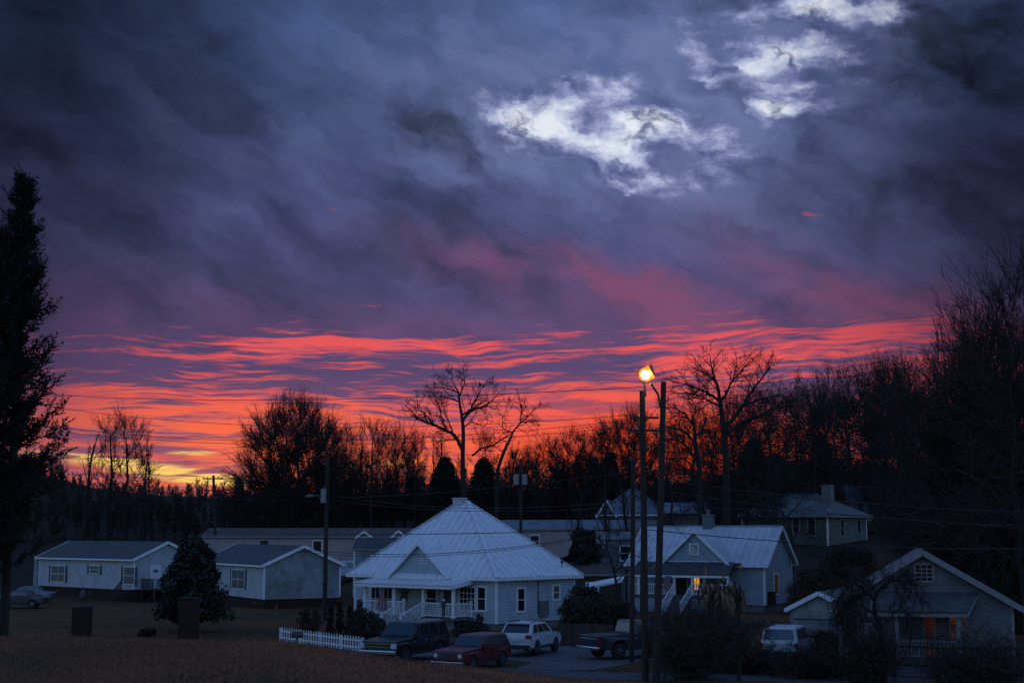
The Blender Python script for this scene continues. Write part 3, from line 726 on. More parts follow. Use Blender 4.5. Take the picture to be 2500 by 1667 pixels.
# ------------------------------------------------------------------ A, B: double-wide homes with shingle roofs
def double_wide(name, label, corner, rot, L, windows, skirt_z=.75, ze=3.41, rise=1.45, siding=('siding_vinyl', 'siding_vinyl')):
    Wd = 6.7; ov = .32; k = rise / (Wd / 2)
    zw = ze + ov * k; o = Vector(corner) - l2w((0, 0), rot, (L + .3, -ov))
    z0 = min(gz(o.x, o.y), 0.3)
    r = thing(name, label, 'house', (o.x, o.y, z0), rot)
    ws = dict(front=Wall(r, (0, 0), (L, 0)), right=Wall(r, (L, 0), (L, Wd)), back=Wall(r, (L, Wd), (0, Wd)), left=Wall(r, (0, Wd), (0, 0)))
    for nm, ks, m in (('wall', ('front', 'back', 'left'), siding[0]), ('gable_wall', ('right',), siding[1])):
        mb = MB()
        for q in ks: ws[q].siding(mb, skirt_z, zw + (rise if q in ('left', 'right') else 0), gable_end(ws[q], skirt_z, zw, rise) if q in ('left', 'right') else None)
        mb.build(nm, M[m], r)
    for (x_, y_) in ((0, 0), (L, 0), (L, Wd)): cb = MB(); cb.box(x_ - .09, x_ + .035, y_ - .035, y_ + .09, skirt_z, zw - .2); cb.build('corner_board', M['trim'], r)
    mb = MB(); mb.box(.05, L - .05, .05, Wd - .05, -1.2, skirt_z - .003); sk = mb.build('brick_skirt', M['brick'], r)
    for t_ in (.2, .55, .85): vb = MB(); ws['front'].box(vb, L * t_, L * t_ + .4, .3, .5, -.05, -.03); vb.build('vent', M['iron_dark'], sk)
    gable_roof(r, L, Wd, zw, rise, 'shingle', ov=ov, rake=.3)
    for (x0, y0, x1, y1, g, nx, sh) in windows:
        a0, a1, b0, b1 = ws['front'].span(x0, y0, x1, y1); window(r, ws['front'], a0, a1, b0, b1, glass=g, nx=nx, case=.07, shutters=sh)
    return r, ws
hA, wA = double_wide('double_wide_home', 'white home with dark shutters and a wooden deck by its gable door', (-34.5, 131.0), -43, 17.0,
    [(126, 1381, 159, 1419, 'curtain', 2, .36), (220, 1381, 243, 1399, 'curtain', 1, .36), (303, 1384, 329, 1425, 'curtain', 1, .36)])
hB, wB = double_wide('double_wide_home', 'white home with a mildewed grey gable wall beside the wooden street lamp pole', (-20.5, 118.0), -60, 16.5,
    [(567, 1391, 598, 1436, 'curtain', 2, .36)], siding=('siding_vinyl', 'siding_grey'))
g = wA['right']
a0 = g.px(379, 1400)[0]; zf = .8; door(hA, g, a0 - .45, a0 + .45, zf, zf + 2.05, lite='curtain')
# deck on the first home's gable side
D0, D1 = a0 - 1.6, a0 + 2.6; mbd = MB(); LA = wA['front'].len
for i in range(12): mbd.box(LA + .06 + i * .2, LA + .06 + i * .2 + .185, D0, D1, zf - .06, zf)
mbd.build('deck', M['wood_dark'], hA)
for (x_, y_) in ((LA + .2, D0 + .1), (LA + 2.3, D0 + .1), (LA + 2.3, D1 - .1), (LA + .2, D1 - .1)): mb = MB(); mb.box(x_ - .06, x_ + .06, y_ - .06, y_ + .06, -1.4, zf - .06); mb.build('deck_leg', M['wood_dark'], hA)
mb = MB(); mb.bar((LA + 2.3, D0 + .1, zf - .1), (LA + .5, D0 + .1, -.8), .05, .12); mb.build('deck_brace', M['wood_dark'], hA)
railing('deck_railing', (LA + .15, D0, zf), (LA + 2.4, D0, zf), .95, hA, 'wood_dark', gap=.16, bal=.05); railing('deck_railing', (LA + 2.4, D0, zf), (LA + 2.4, D1, zf), .95, hA, 'wood_dark', gap=.16, bal=.05)
# stairs drop toward the front, along the long wall
mb = MB()
for i in range(5): mb.box(LA - .45 - i * .28, LA - .15 - i * .28, -1.15, -.15, zf - .2 - i * .2, zf - .14 - i * .2)
mb.box(LA - .2, LA + .1, -1.15, D0, zf - .06, zf); mb.build('deck_stairs', M['wood_dark'], hA)
railing('deck_stair_railing', (LA + .05, -1.18, zf), (LA - 1.8, -1.18, zf - 1.2), .9, hA, 'wood_dark', gap=.16, bal=.05)
tb = MB(); tb.box(-.95, -.25, -.1, .7, -.5, 3.5); tb.box(-1.0, -.2, -.15, .75, 3.5, 3.6); tb.build('chimney', M['siding_grey'], hA)
# ------------------------------------------------------------------ C: long low beige home behind, with two little gables
c0 = at(495, 1312, 150); c1 = at(992, 1314, 146); dC = Vector((c1.x - c0.x, c1.y - c0.y)); rotC = math.degrees(math.atan2(dC.y, dC.x)); LC = dC.length
hC = thing('long_beige_home', 'long low beige home with a dark red roof and two small gables, behind the others', 'house', (c0.x, c0.y, gz(c0.x, c0.y)), rotC)
zeC = at(495, 1309, 150).z - hC.location.z
wC = box_walls(hC, LC, 5.0, -.4, zeC, 'siding_beige', rise=.7, corner='trim_dimmed', lap=.24)
gable_roof(hC, LC, 5.0, zeC, .75, 'shingle_red', ov=.25, rake=.2, trim='trim_dimmed')
a0, a1, b0, b1 = wC['front'].span(637, 1320, 653, 1333); window(hC, wC['front'], a0, a1, b0, b1, case=.04, trim='iron_dark')
a0, a1, b0, b1 = wC['front'].span(765, 1320, 785, 1352); window(hC, wC['front'], a0, a1, b0, b1, case=.09, ny=1)
for (pa, pb, ppk) in ((872, 910, 1298), (958, 992, 1296)):
    sa_, sb_ = wC['front'].px(pa, 1312, .8)[0], wC['front'].px(pb, 1312, .8)[0]; zp = wC['front'].px((pa + pb) / 2, ppk, .8)[1]
    go_, gw_ = small_gable(hC, sa_, sb_, -.8, zeC - .1, zp, 3.0, 'siding_beige', 'shingle_red', ov=.1, lap=.24)
    mb = MB(); mb.box(sa_ + .05, sb_ - .05, -.78, -.03, -.5, zeC - .1); mb.build('gable_bay', M['siding_beige'], hC)
for q in (530, 896): mb = MB(); s_, z_ = wC['front'].px(q, 1298, -2.0); mb.box(s_ - .4, s_ + .4, 1.6, 2.1, zeC + .45, zeC + .75); mb.build('roof_vent', M['trim_dimmed'], hC)
# grey shed in front of it
c0 = at(864, 1340, 126); shed = thing('grey_shed', 'narrow grey sided outbuilding with a dark roof behind the cottage', 'shed', (c0.x, c0.y, gz(c0.x, c0.y)), -6)
zs = c0.z - shed.location.z; wS = box_walls(shed, 5.0, 3.6, -.4, zs, 'siding_grey', rise=.9); gable_roof(shed, 5.0, 3.6, zs, .9, 'shingle', ov=.15, rake=.1, trim='trim_dimmed', gutter=False)
window(shed, wS['front'], 1.6, 2.4, zs - 1.6, zs - .6)
# ------------------------------------------------------------------ E: blue house with a cross gable
rE = -28; LE, WE = 11.5, 7.2; ovE = .45; riseE = 2.75; kE = riseE / (WE / 2)
tip = Vector((20.07, 113.0)); oE = tip - l2w((0, 0), rE, (LE + .4, -ovE))
hE = thing('blue_gabled_house', 'blue grey house with a pale metal roof, front gable and lit porch window', 'house', (oE.x, oE.y, 0), rE)
zeE = 3.55 + ovE * kE; wE = box_walls(hE, LE, WE, .55, zeE, 'siding_blue', rise=riseE, lap=.2)
mb = MB(); mb.box(.06, LE - .06, .06, WE - .06, -.6, .53); mb.build('foundation', M['block'], hE)
rE_o = gable_roof(hE, LE, WE, zeE, riseE, 'roof_metal_dull', ov=ovE, rake=.4, seams=.6, gutter=False)
eF, eR = wE['front'], wE['right']
a0, a1, b0, b1 = eR.span(1889, 1401, 1899, 1449); window(hE, eR, a0, a1, b0, b1, glass='lit_dim', case=.12, ny=1)
cb = MB(); cs = eF.px(1730, 1290, -WE / 2)[0]; zr = zeE + riseE; cb.box(cs - .4, cs + .4, WE / 2 - .35, WE / 2 + .35, zr - .5, zr + .95); cb.box(cs - .46, cs + .46, WE / 2 - .41, WE / 2 + .41, zr + .95, zr + 1.08); cb.lathe([(.2, 0), (.2, .3), (.28, .3), (.02, .42)], (cs, WE / 2, zr + 1.08), 8); cb.build('chimney', M['block'], rE_o)
gy0 = -1.9                                                # the front gable and porch stand forward of the main wall
ga, gb = eF.px(1622, 1371, 1.9)[0], eF.px(1775, 1371, 1.9)[0]; gp = eF.px(1691, 1297, 1.9)[1]; gzb = eF.px(1700, 1372, 1.9)[1]
go, gw = small_gable(hE, ga, gb, gy0, gzb, gp, 6.0, 'siding_blue', 'roof_metal_dull', ov=.3, lap=.2)
a0, a1, b0, b1 = gw.span(1686, 1329, 1704, 1351); window(go, gw, a0, a1, b0, b1, glass='siding_grey', case=.10, ny=5, name='gable_vent')
# porch: dark shed roof, white beam, posts
pzE = 1.35; pa = eF.px(1545, 1405, 3.2)[0]; pb = gb + .6; zb_ = eF.px(1690, 1404, 3.3)[1]
mb = MB(); P_ = [Vector((pa, -3.3, zb_)), Vector((pb, -3.3, zb_)), Vector((pb, gy0 - .05, gzb - .04)), Vector((pa, gy0 - .05, gzb - .04))]
mb.add([p + Vector((0, 0, .08)) for p in P_] + P_, ((0, 1, 2, 3), (7, 6, 5, 4), (0, 4, 5, 1), (1, 5, 6, 2), (2, 6, 7, 3), (3, 7, 4, 0)))
mb.box(pa, pb, gy0 - .03, -.02, gzb - .14, gzb - .06); mb.build('porch_roof', M['shingle'], hE)
mb = MB(); mb.box(pa, pb, -3.3, -3.22, zb_ - .18, zb_ - .01); mb.build('porch_beam', M['trim'], hE)
mb = MB(); mb.box(pa, pb, -3.2, -.03, pzE - .2, pzE); mb.build('porch_floor', M['wood_grey'], hE)
mb = MB(); mb.box(pa + .05, pb - .05, -3.1, -3.0, -.5, pzE - .2); mb.build('porch_skirt', M['siding_blue'], hE)
stL, stR = eF.px(1646, 1440, 3.2)[0], eF.px(1690, 1440, 3.2)[0]
for s in (pa + .1, eF.px(1559, 1440, 3.2)[0], stL, stR, pb - .1): post('porch_post', s, -3.15, pzE, zb_ - .18, .16, hE)
railing('porch_railing', (pa + .1, -3.15, pzE), (stL, -3.15, pzE), .85, hE, gap=.16); railing('porch_railing', (stR, -3.15, pzE), (pb - .1, -3.15, pzE), .85, hE, gap=.16)
mb = MB()
for i in range(8): mb.box(stL + .06, stR - .06, -3.3 - .3 * (i + 1), -3.3 - .3 * i, -.3, pzE - .17 * (i + 1))
mb.build('stairs', M['wood_grey'], hE)
for s in (stL, stR): railing('stair_railing', (s, -3.25, pzE), (s, -5.75, .05), .85, hE, gap=.2); post('rail_post', s, -5.75, -.1, .95, .11, hE)
a0, a1, b0, b1 = eF.span(1695, 1409, 1708, 1436); window(hE, eF, a0, a1, b0 - .1, b1, glass='lit', nx=2, ny=1, case=.07)
a0, a1, b0, b1 = eF.span(1614, 1409, 1626, 1436); window(hE, eF, a0, a1, b0 - .1, b1, glass='lit_amber', nx=2, ny=2, case=.07)
a0 = eF.px(1664, 1420)[0]; door(hE, eF, a0 - .45, a0 + .45, pzE, pzE + 2.05, m='wood_dark')
mb = MB(); eR.box(mb, WE + .02, WE + 1.4, .9, 2.0, -.9, -.82); mb.build('side_stoop', M['wood_grey'], hE)
mb = MB(); eR.box(mb, .6, 1.3, .6, 1.6, .022, .45); mb.build('meter_box', M['brick'], hE)
wf = eF.m @ eF.P(eF.px(1633, 1405, 3.3)[0], zb_ - .05, 3.45)
flag('flag', 'small striped flag on a slanted staff at the blue house porch', wf, 1.05, .5, angle=rE, staff=[(.05, .15, -.75), (-.02, 0, .02)], lean=-.25)

# ------------------------------------------------------------------ H: white gabled house close on the right
DH = 65.0; pkH = at(2252, 1350, DH); eR_ = at(2488, 1488, DH); half = eR_.x - pkH.x; riseH = pkH.z - eR_.z
ovH = .45; LH = 2 * half - 2 * ovH; kH = riseH / half
# local x runs across (ridge along y): front gable faces the street
oH = Vector((pkH.x, DH)) + l2w((0, 0), -15, (-LH / 2, .4)); hH = thing('white_gable_house', 'white gable fronted house with a dark porch roof and warm lit windows', 'house', (oH.x, oH.y, 0), -15)
zH = eR_.z + ovH * kH
wH = box_walls(hH, LH, 11.0, -.3, zH, 'siding_dimmed', rise=riseH - ovH * kH, gable_x=False, corner='trim_dimmed')
gable_roof(hH, LH, 11.0, zH, riseH - ovH * kH, 'roof_grey', ov=ovH, rake=.4, along='y', trim='trim_dimmed', gutter=False)
hF = wH['front']
a0, a1, b0, b1 = hF.span(2236, 1379, 2276, 1417); window(hH, hF, a0, a1, b0, b1, nx=3, ny=4, case=.09, trim='trim_dimmed')
pd = 1.9; xa, xb = hF.px(2120, 1500, pd)[0], hF.px(2362, 1500, pd)[0]; zt_ = hF.px(2280, 1449)[1]; zb_ = hF.px(2280, 1496, pd)[1]
mb = MB(); P_ = [Vector((xa, -pd - .2, zb_)), Vector((xb, -pd - .2, zb_)), Vector((hF.px(2386, 1449)[0], -.02, zt_)), Vector((xa + .2, -.02, zt_))]
mb.add([p + Vector((0, 0, .09)) for p in P_] + P_, ((0, 1, 2, 3), (7, 6, 5, 4), (0, 4, 5, 1), (1, 5, 6, 2), (2, 6, 7, 3), (3, 7, 4, 0))); mb.build('porch_roof', M['shingle'], hH)
mb = MB(); mb.box(xa, xb, -pd - .18, -pd - .1, zb_ - .16, zb_ - .005); mb.bar((xb - .03, -pd - .1, zb_ - .08), (hF.px(2386, 1449)[0], -.05, zt_ - .08), .05, .16); mb.build('porch_beam', M['trim_dimmed'], hH)
zfH = .75; mb = MB(); mb.box(xa, xb, -pd, -.03, zfH - .16, zfH); mb.build('porch_floor', M['wood_grey'], hH)
mb = MB(); mb.box(xa, xb, -pd + .02, -pd + .12, -.4, zfH - .16); mb.build('porch_skirt', M['siding_dimmed'], hH)
for px_ in (2127, 2190, 2341): post('porch_post', hF.px(px_, 1540, pd)[0], -pd + .08, zfH, zb_ - .16, .2 if px_ > 2300 else .13, hH, 'trim_dimmed')
r0, r1 = hF.px(2127, 1580, pd)[0], hF.px(2190, 1580, pd)[0]; r2 = hF.px(2341, 1580, pd)[0]
railing('porch_railing', (r1, -pd + .08, zfH), (r2, -pd + .08, zfH), .75, hH, 'trim_dimmed', gap=.15)
railing('stair_railing', (hF.px(2050, 1580, pd)[0], -pd + .08, zfH - .2), (r0, -pd + .08, zfH - .2), .85, hH, 'trim_dimmed', gap=.15)
post('rail_post', hF.px(2069, 1600, pd + .5)[0], -pd - .5, -.2, 1.0, .2, hH, 'trim_dimmed')
a0, a1, b0, b1 = hF.span(2258, 1501, 2280, 1566); w_ = window(hH, hF, a0, a1, zfH, b1, glass='lit_red', ny=1, case=.08, trim='trim_dimmed', name='lit_doorway', label='doorway glowing dull red')
a0, a1, b0, b1 = hF.span(2320, 1504, 2333, 1562); window(hH, hF, a0, a1, b0, b1, glass='lit_amber', ny=2, case=.07, trim='trim_dimmed')
a0, a1, b0, b1 = hF.span(2350, 1508, 2358, 1555); window(hH, hF, a0, a1, b0, b1, glass='lit_dim', ny=2, case=.05, trim='trim_dimmed')
a0, a1, b0, b1 = hF.span(2292, 1550, 2306, 1568); mb = MB(); hF.box(mb, a0, a1, b0, b1, .03, .35); mb.build('wall_box', M['iron_dark'], hH)
a0, a1, b0, b1 = hF.span(2066, 1500, 2092, 1545); window(hH, hF, a0, a1, b0, b1, case=.08, trim='trim_dimmed')
wf = hF.m @ hF.P(hF.px(2108, 1535, pd)[0], hF.px(2108, 1522, pd)[1], pd + .1)
flag('flag', 'faded striped flag hanging behind the bare tree at the white house', wf, .75, .42, angle=-15, staff=[(-.25, 0, .02), (.25, 0, .02)])
# ------------------------------------------------------------------ I: little white garage beside it
DI = 76.0; pI = at(1998, 1448, DI); eI = at(1915, 1492, DI); hfI = pI.x - eI.x; LI = 2 * hfI - .5; kI = (pI.z - eI.z) / hfI
oI = Vector((pI.x, DI)) + l2w((0, 0), -24, (-LI / 2, .3)); gI = thing('small_garage', 'small white gabled garage with a wide door beside the white house', 'garage', (oI.x, oI.y, 0), -24)
wI = box_walls(gI, LI, 6.0, -.3, eI.z + .25 * kI, 'siding_grey', rise=(LI / 2) * kI, gable_x=False, corner='trim_dimmed', lap=.24)
gable_roof(gI, LI, 6.0, eI.z + .25 * kI, (LI / 2) * kI, 'roof_grey', ov=.25, rake=.3, along='y', gutter=False, th=.09)
mb = MB(); f_ = wI['front']
for i in range(4): f_.box(mb, .35, LI - .35, -.2 + i * .46, -.2 + i * .46 + .44, .0, .05)
mb.build('garage_door', M['trim_dimmed'], gI)
mb = MB(); f_.box(mb, .2, LI - .2, 1.66, 1.72, .02, .07); mb.build('door_header', M['iron_dark'], gI)
# ------------------------------------------------------------------ F: hip-roofed house on the rise
cF = at(2021, 1300, 163); rF = -38; LF, WF = 11.0, 10.5
oF = Vector((cF.x, cF.y)) - l2w((0, 0), rF, (LF, 0)); zF = gz(cF.x, cF.y)
hFo = thing('hip_roof_house', 'dim tan house with a low hip roof and a stout chimney up the slope', 'house', (oF.x, oF.y, zF - .2), rF)
zeF = at(2021, 1259, 163).z - hFo.location.z
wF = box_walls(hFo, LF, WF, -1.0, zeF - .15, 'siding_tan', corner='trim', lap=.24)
rFo = hip_roof(hFo, LF, WF, zeF, 2.6, 'roof_grey', ov=.6, ridge=3.2, seams=0, trim='trim_dimmed')
fx = wF['front'].px(2022, 1200, -3.0)[0]; mb = MB(); mb.box(fx - .55, fx + .55, 2.4, 3.4, zeF + .8, at(2022, 1181, 160).z - hFo.location.z); mb.box(fx - .62, fx + .62, 2.33, 3.47, at(2022, 1181, 160).z - hFo.location.z, at(2022, 1179, 160).z - hFo.location.z); mb.build('chimney', M['concrete'], rFo)
for (x0, y0, x1, y1, k) in ((1974, 1266, 1990, 1306, 'front'), (1937, 1266, 1950, 1300, 'front'), (1905, 1268, 1918, 1300, 'front'), (2052, 1268, 2059, 1308, 'right'), (2093, 1268, 2100, 1300, 'right')):
    a0, a1, b0, b1 = wF[k].span(x0, y0, x1, y1); window(hFo, wF[k], a0, a1, b0, b1, case=.13, trim='trim_dimmed')
# ------------------------------------------------------------------ G: shed-like house behind it
cG = at(2076, 1236, 186); zG = gz(cG.x, cG.y); hG = thing('dark_roofed_house', 'house with a plain dark roof half hidden by trees at the top of the slope', 'house', (cG.x, cG.y, zG), -6)
zeG = cG.z - zG; LG = (at(2262, 1236, 186).x - cG.x)
wG = box_walls(hG, LG, 7, -1.5, zeG, 'siding_tan', rise=2.6, lap=.28); gable_roof(hG, LG, 7, zeG, 2.7, 'roof_grey', ov=.4, rake=.3, trim='trim_dimmed', gutter=False)
a0, a1, b0, b1 = wG['front'].span(2176, 1244, 2194, 1276); door(hG, wG['front'], a0, a1, b0, b1, m='trim')
a0, a1, b0, b1 = wG['front'].span(2110, 1248, 2128, 1268); window(hG, wG['front'], a0, a1, b0, b1)
# ------------------------------------------------------------------ J: blue-roofed house among the trees, and the low sheds near it
cJ = at(1462, 1256, 172); rJ = -12; zJ = gz(cJ.x, cJ.y)
hJ = thing('blue_roofed_house', 'house with a bluish pyramid roof showing through bare branches behind the poles', 'house', (cJ.x, cJ.y + 1, zJ), rJ)
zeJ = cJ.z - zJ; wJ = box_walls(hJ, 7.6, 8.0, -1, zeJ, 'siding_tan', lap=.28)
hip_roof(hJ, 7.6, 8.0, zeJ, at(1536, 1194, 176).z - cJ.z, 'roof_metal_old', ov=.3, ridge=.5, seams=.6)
small_gable(hJ, .0, 2.2, -.5, zeJ - .1, at(1475, 1221, 172).z - zJ, 3.0, 'siding_tan', 'roof_metal_old', ov=.15, lap=.28)
gable_roof(hJ, 5.0, 5.0, zeJ + .2, 1.2, 'roof_metal_old', ov=.2, rake=.1, x0=7.7, y0=1.5, trim=None, name='wing_roof')
w2 = MB(); w2.box(7.7, 12.6, 1.7, 6.3, -1, zeJ + .2); w2.build('wing_wall', M['siding_tan'], hJ)
mb = MB(); P_ = [Vector((-.2, -2.2, zeJ - 1.25)), Vector((7.2, -2.2, zeJ - 1.25)), Vector((7.2, -.05, zeJ - .6)), Vector((-.2, -.05, zeJ - .6))]; mb.add([p + Vector((0, 0, .08)) for p in P_] + P_, ((0, 1, 2, 3), (7, 6, 5, 4), (0, 4, 5, 1), (1, 5, 6, 2), (2, 6, 7, 3), (3, 7, 4, 0))); mb.build('porch_roof', M['roof_metal_old'], hJ)
window(hJ, wJ['front'], 2.8, 3.8, zeJ - 2.6, zeJ - 1.2)
def low_shed(name, label, px0, px1, py_e, Y, dep, rise, wm, rm, rot=0.0, lapse=.26, doors=(), cat='shed', ov=.15):
    a, b = at(px0, py_e, Y), at(px1, py_e, Y); z = gz(a.x, a.y + dep / 2); L = (b.x - a.x) / math.cos(RAD(rot))
    o = thing(name, label, cat, (a.x, a.y, z - .1), rot); ze = a.z - z + .1
    w = box_walls(o, L, dep, -.8, ze, wm, rise=rise, corner='trim_dimmed', lap=lapse); gable_roof(o, L, dep, ze, rise, rm, ov=ov, rake=.12, trim='trim_dimmed', gutter=False, th=.08)
    for t in doors: window(o, w['front'], L * t, L * t + .9, ze - 1.9, ze - .7)
    return o, w
low_shed('long_trailer', 'long trailer with a pale metal roof behind the cottage roof', 1228, 1562, 1291, 152, 4.2, .9, 'siding_beige', 'roof_metal_old', doors=(.2, .5, .75), cat='trailer home')
low_shed('low_red_roof_shed', 'low shed with a dull reddish roof between the two metal roofed houses', 1388, 1536, 1402, 119, 4.0, .85, 'wood_dark', 'shingle_red', doors=(.3,))
low_shed('white_outbuilding', 'white outbuilding half hidden by bare branches beside the dark cedar', 1474, 1548, 1314, 127, 4.0, .5, 'siding_dimmed', 'roof_metal_old', rot=2, doors=(.55,))
low_shed('dim_ridge_shed', 'barely visible dark shed on the slope behind the white house', 2300, 2390, 1362, 100, 4.0, .5, 'siding_tan', 'roof_metal_old')
aw0, aw1 = at(1434, 1432, 110), at(1520, 1415, 108)
awn = thing('canopy_frame', 'leaning white canopy edge on thin poles beyond the round shrub', 'canopy', (aw0.x, aw0.y, gz(aw0.x, aw0.y)))
mb = MB(); q0 = Vector((0, 0, aw0.z - awn.location.z)); q1 = Vector((aw1.x - aw0.x, aw1.y - aw0.y, aw1.z - awn.location.z)); bk = Vector((.3, 2.2, .25))
mb.add([q0, q1, q1 + bk, q0 + bk] + [p + Vector((0, 0, -.16)) for p in (q0, q1, q1 + bk, q0 + bk)], ((0, 1, 2, 3), (7, 6, 5, 4), (0, 4, 5, 1), (1, 5, 6, 2), (2, 6, 7, 3), (3, 7, 4, 0))); mb.build('awning', M['trim'], awn)
for p in (q0, q1, q1 + bk, q0 + bk): l_ = MB(); l_.tube([(p.x, p.y, -.2), (p.x, p.y, p.z - .15)], .03, 6); l_.build('leg', M['iron'], awn)
# ------------------------------------------------------------------ roads
road_pts = [(g.x, g.y) for g in (at(700, 1590, 74.5), at(890, 1600, 71.5), at(1100, 1600, 65.5), at(1300, 1600, 63.5), at(1600, 1600, 62.0), at(2000, 1600, 60.0), at(2900, 1600, 57.0), at(2900, 1600, 61.0), at(2000, 1600, 63.3), at(1600, 1600, 65.2), at(1360, 1600, 66.5), at(1180, 1600, 68), at(950, 1600, 75), at(700, 1590, 78))]
patch('road', road_pts, M['asphalt'])
dr = [(0.0, 66.6), (1.0, 70), (-2.5, 74.5), (-2.0, 84.5), (4.5, 84), (9.5, 80.5), (9.6, 75.5), (6.4, 70.5), (3.8, 66.4)]
patch('driveway', dr, M['gravel'], lift=.020, step=.2)
patch('verge_gravel', [(-11.2, 75.0), (-7.6, 73.0), (-3.0, 71), (-2.6, 77), (-7.4, 78), (-11, 79.3)], M['gravel'], lift=.016, step=.2)

# ------------------------------------------------------------------ vehicles: local x forward, y left, z up
def arch(cx, r, zb, n=9):                                 # wheel opening, walked rear to front
    return [(cx - r * math.cos(t), zb + r * math.sin(t)) for t in np.linspace(0, math.pi, n)]

def vehicle(name, label, loc, heading, prof_top, L, Wd, zb, paint, axles, wr, green, group=None, cat='car', bevel=.10, seams=(), rails=False, wheel_w=.22, boxy=.12):
    """prof_top: body outline from rear to front above the sills; green = (xr_b, xr_t, xf_t, xf_b, z_belt, z_roof)"""
    r = thing(name, label, cat, loc, heading, group)
    ar = wr * 1.17
    pts = [(-L / 2 + .03, zb + .08)]
    for cx in axles: pts += [(cx - ar * 1.0, zb)] + arch(cx, ar, zb)[1:-1] + [(cx + ar * 1.0, zb)]
    pts += [(L / 2 - .03, zb + .10)]
    poly = [(x_, z_) for x_, z_ in pts] + list(prof_top)[::-1]
    def half(z): return Wd / 2 * (1 - boxy * max(0.0, (z - zb - .45)) * .55)
    mb = MB(); n = len(poly)
    vs = []
    for sgn in (-1, 1):
        for (x_, z_) in poly:
            k = 1 - .07 * max(0.0, (abs(x_) - L * .36) / (L * .14)) ** 2
            vs.append((x_, sgn * half(z_) * k, z_))
    fs = [tuple(range(n)), tuple(range(2 * n - 1, n - 1, -1))] + [(i, n + i, n + (i + 1) % n, (i + 1) % n) for i in range(n)]
    mb.add(vs, fs)
    body = mb.build('body', M[paint], r, bevel=bevel)
    xr_b, xr_t, xf_t, xf_b, zl, zr = green; wb = half(zl) * .985; wt = wb * .84; zl_ = zl - .05
    cb = MB(); B = [(xr_b, -wb, zl_), (xf_b, -wb, zl_), (xf_b, wb, zl_), (xr_b, wb, zl_)]; T = [(xr_t, -wt, zr), (xf_t, -wt, zr), (xf_t, wt, zr), (xr_t, wt, zr)]
    cb.add(B + T, ((0, 3, 2, 1), (4, 5, 6, 7), (0, 1, 5, 4), (1, 2, 6, 5), (2, 3, 7, 6), (3, 0, 4, 7)))
    cabin = cb.build('cabin', M[paint], r, bevel=.11)
    B = [Vector(p) for p in B]; T = [Vector(p) for p in T]
    def pane(nm, b0, b1, t1, t0, u0, u1, v0, v1, off=.012):
        def q(u, v): return (b0.lerp(b1, u)).lerp(t0.lerp(t1, u), v)
        a, b, c, d = q(u0, v0), q(u1, v0), q(u1, v1), q(u0, v1); nn = (b - a).cross(d - a).normalized()
        m_ = MB(); m_.prism([p - nn * .02 for p in (a, b, c, d)], nn * (.02 + off)); return m_.build(nm, M['car_glass'], cabin, bevel=.008)
    pane('windscreen', B[1], B[2], T[2], T[1], .05, .95, .16, .90)
    pane('rear_window', B[3], B[0], T[0], T[3], .08, .92, .22, .88)
    for (i, j) in ((0, 1), (2, 3)):
        for (u0, u1) in seams:
            uu = (u0, u1) if i == 0 else (1 - u1, 1 - u0); pane('side_window', B[i], B[j], T[j], T[i], uu[0], uu[1], .20, .88)
    fl = MB(); fl.box(-L / 2 + .2, L / 2 - .2, -Wd / 2 + wheel_w + .06, Wd / 2 - wheel_w - .06, zb + .01, zb + .3); fl.build('underbody', M['plastic'], r)
    for cx in axles:
        for sgn in (-1, 1):
            yc = sgn * (Wd / 2 - wheel_w / 2 + .005); hw = wheel_w / 2
            wm = MB(); wm.lathe([(wr * .55, -hw), (wr * .93, -hw), (wr, -hw * .7), (wr, hw * .7), (wr * .93, hw), (wr * .55, hw)], (cx, yc, wr), 22, 'y'); w_ = wm.build('wheel', M['tyre'], r, smooth=False)
            rm = MB(); o_ = yc + sgn * (hw - .03)
            rm.lathe([(wr * .56, -.02), (wr * .60, .01), (wr * .15, .02), (.0, .03)] if sgn > 0 else [(wr * .56, .02), (wr * .60, -.01), (wr * .15, -.02), (.0, -.03)], (cx, o_, wr), 16, 'y')
            for k in range(5):
                a = k * 2 * math.pi / 5; rm.bar((cx + wr * .12 * math.cos(a), o_ + sgn * .03, wr + wr * .12 * math.sin(a)), (cx + wr * .52 * math.cos(a), o_ + sgn * .022, wr + wr * .52 * math.sin(a)), .05, .02, (0, 1, 0))
            rm.build('rim', M['rim'], w_)
    # doors: thin seams and handles on both sides
    for sgn in (-1, 1):
        for (u0, u1) in seams[-2:]:
            x0, x1 = xr_b + (xf_b - xr_b) * u0, xr_b + (xf_b - xr_b) * u1
            x0, x1 = max(x0, axles[0] + ar * .75), min(x1, axles[1] - ar * .85)
            if x1 - x0 < .4: continue
            d = MB(); z0_, z1_ = zb + .14, zl - .06
            pts = [(x0, sgn * (half(z0_) + .004), z0_), (x1, sgn * (half(z0_) + .004), z0_), (x1, sgn * (half(z1_) + .004), z1_), (x0, sgn * (half(z1_) + .004), z1_)]
            d.prism(pts if sgn < 0 else pts[::-1], (0, sgn * .008, 0)); dd = d.build('door', M[paint], r, bevel=.006)
            h = MB(); yy = sgn * (half(z1_ - .1) + .025); h.box(x0 + .08, x0 + .26, yy - .02, yy + .02, z1_ - .13, z1_ - .09); h.build('handle', M['chrome' if paint in ('paint_black', 'paint_red') else paint], dd)
    for sgn in (-1, 1):
        m_ = MB(); yy = sgn * (wb + .10); m_.box(xf_b - .42, xf_b - .22, yy - .10, yy + .10, zl + .03, zl + .20); m_.build('mirror', M['plastic'], r, bevel=.03)
    wp_ = MB()
    for (y0_, y1_) in ((-.62, -.05), (.02, .60)): wp_.bar((xf_b + .03, y0_ * wb, zl + .03), (xf_b - .10, y1_ * wb, zl + .10), .025, .02)
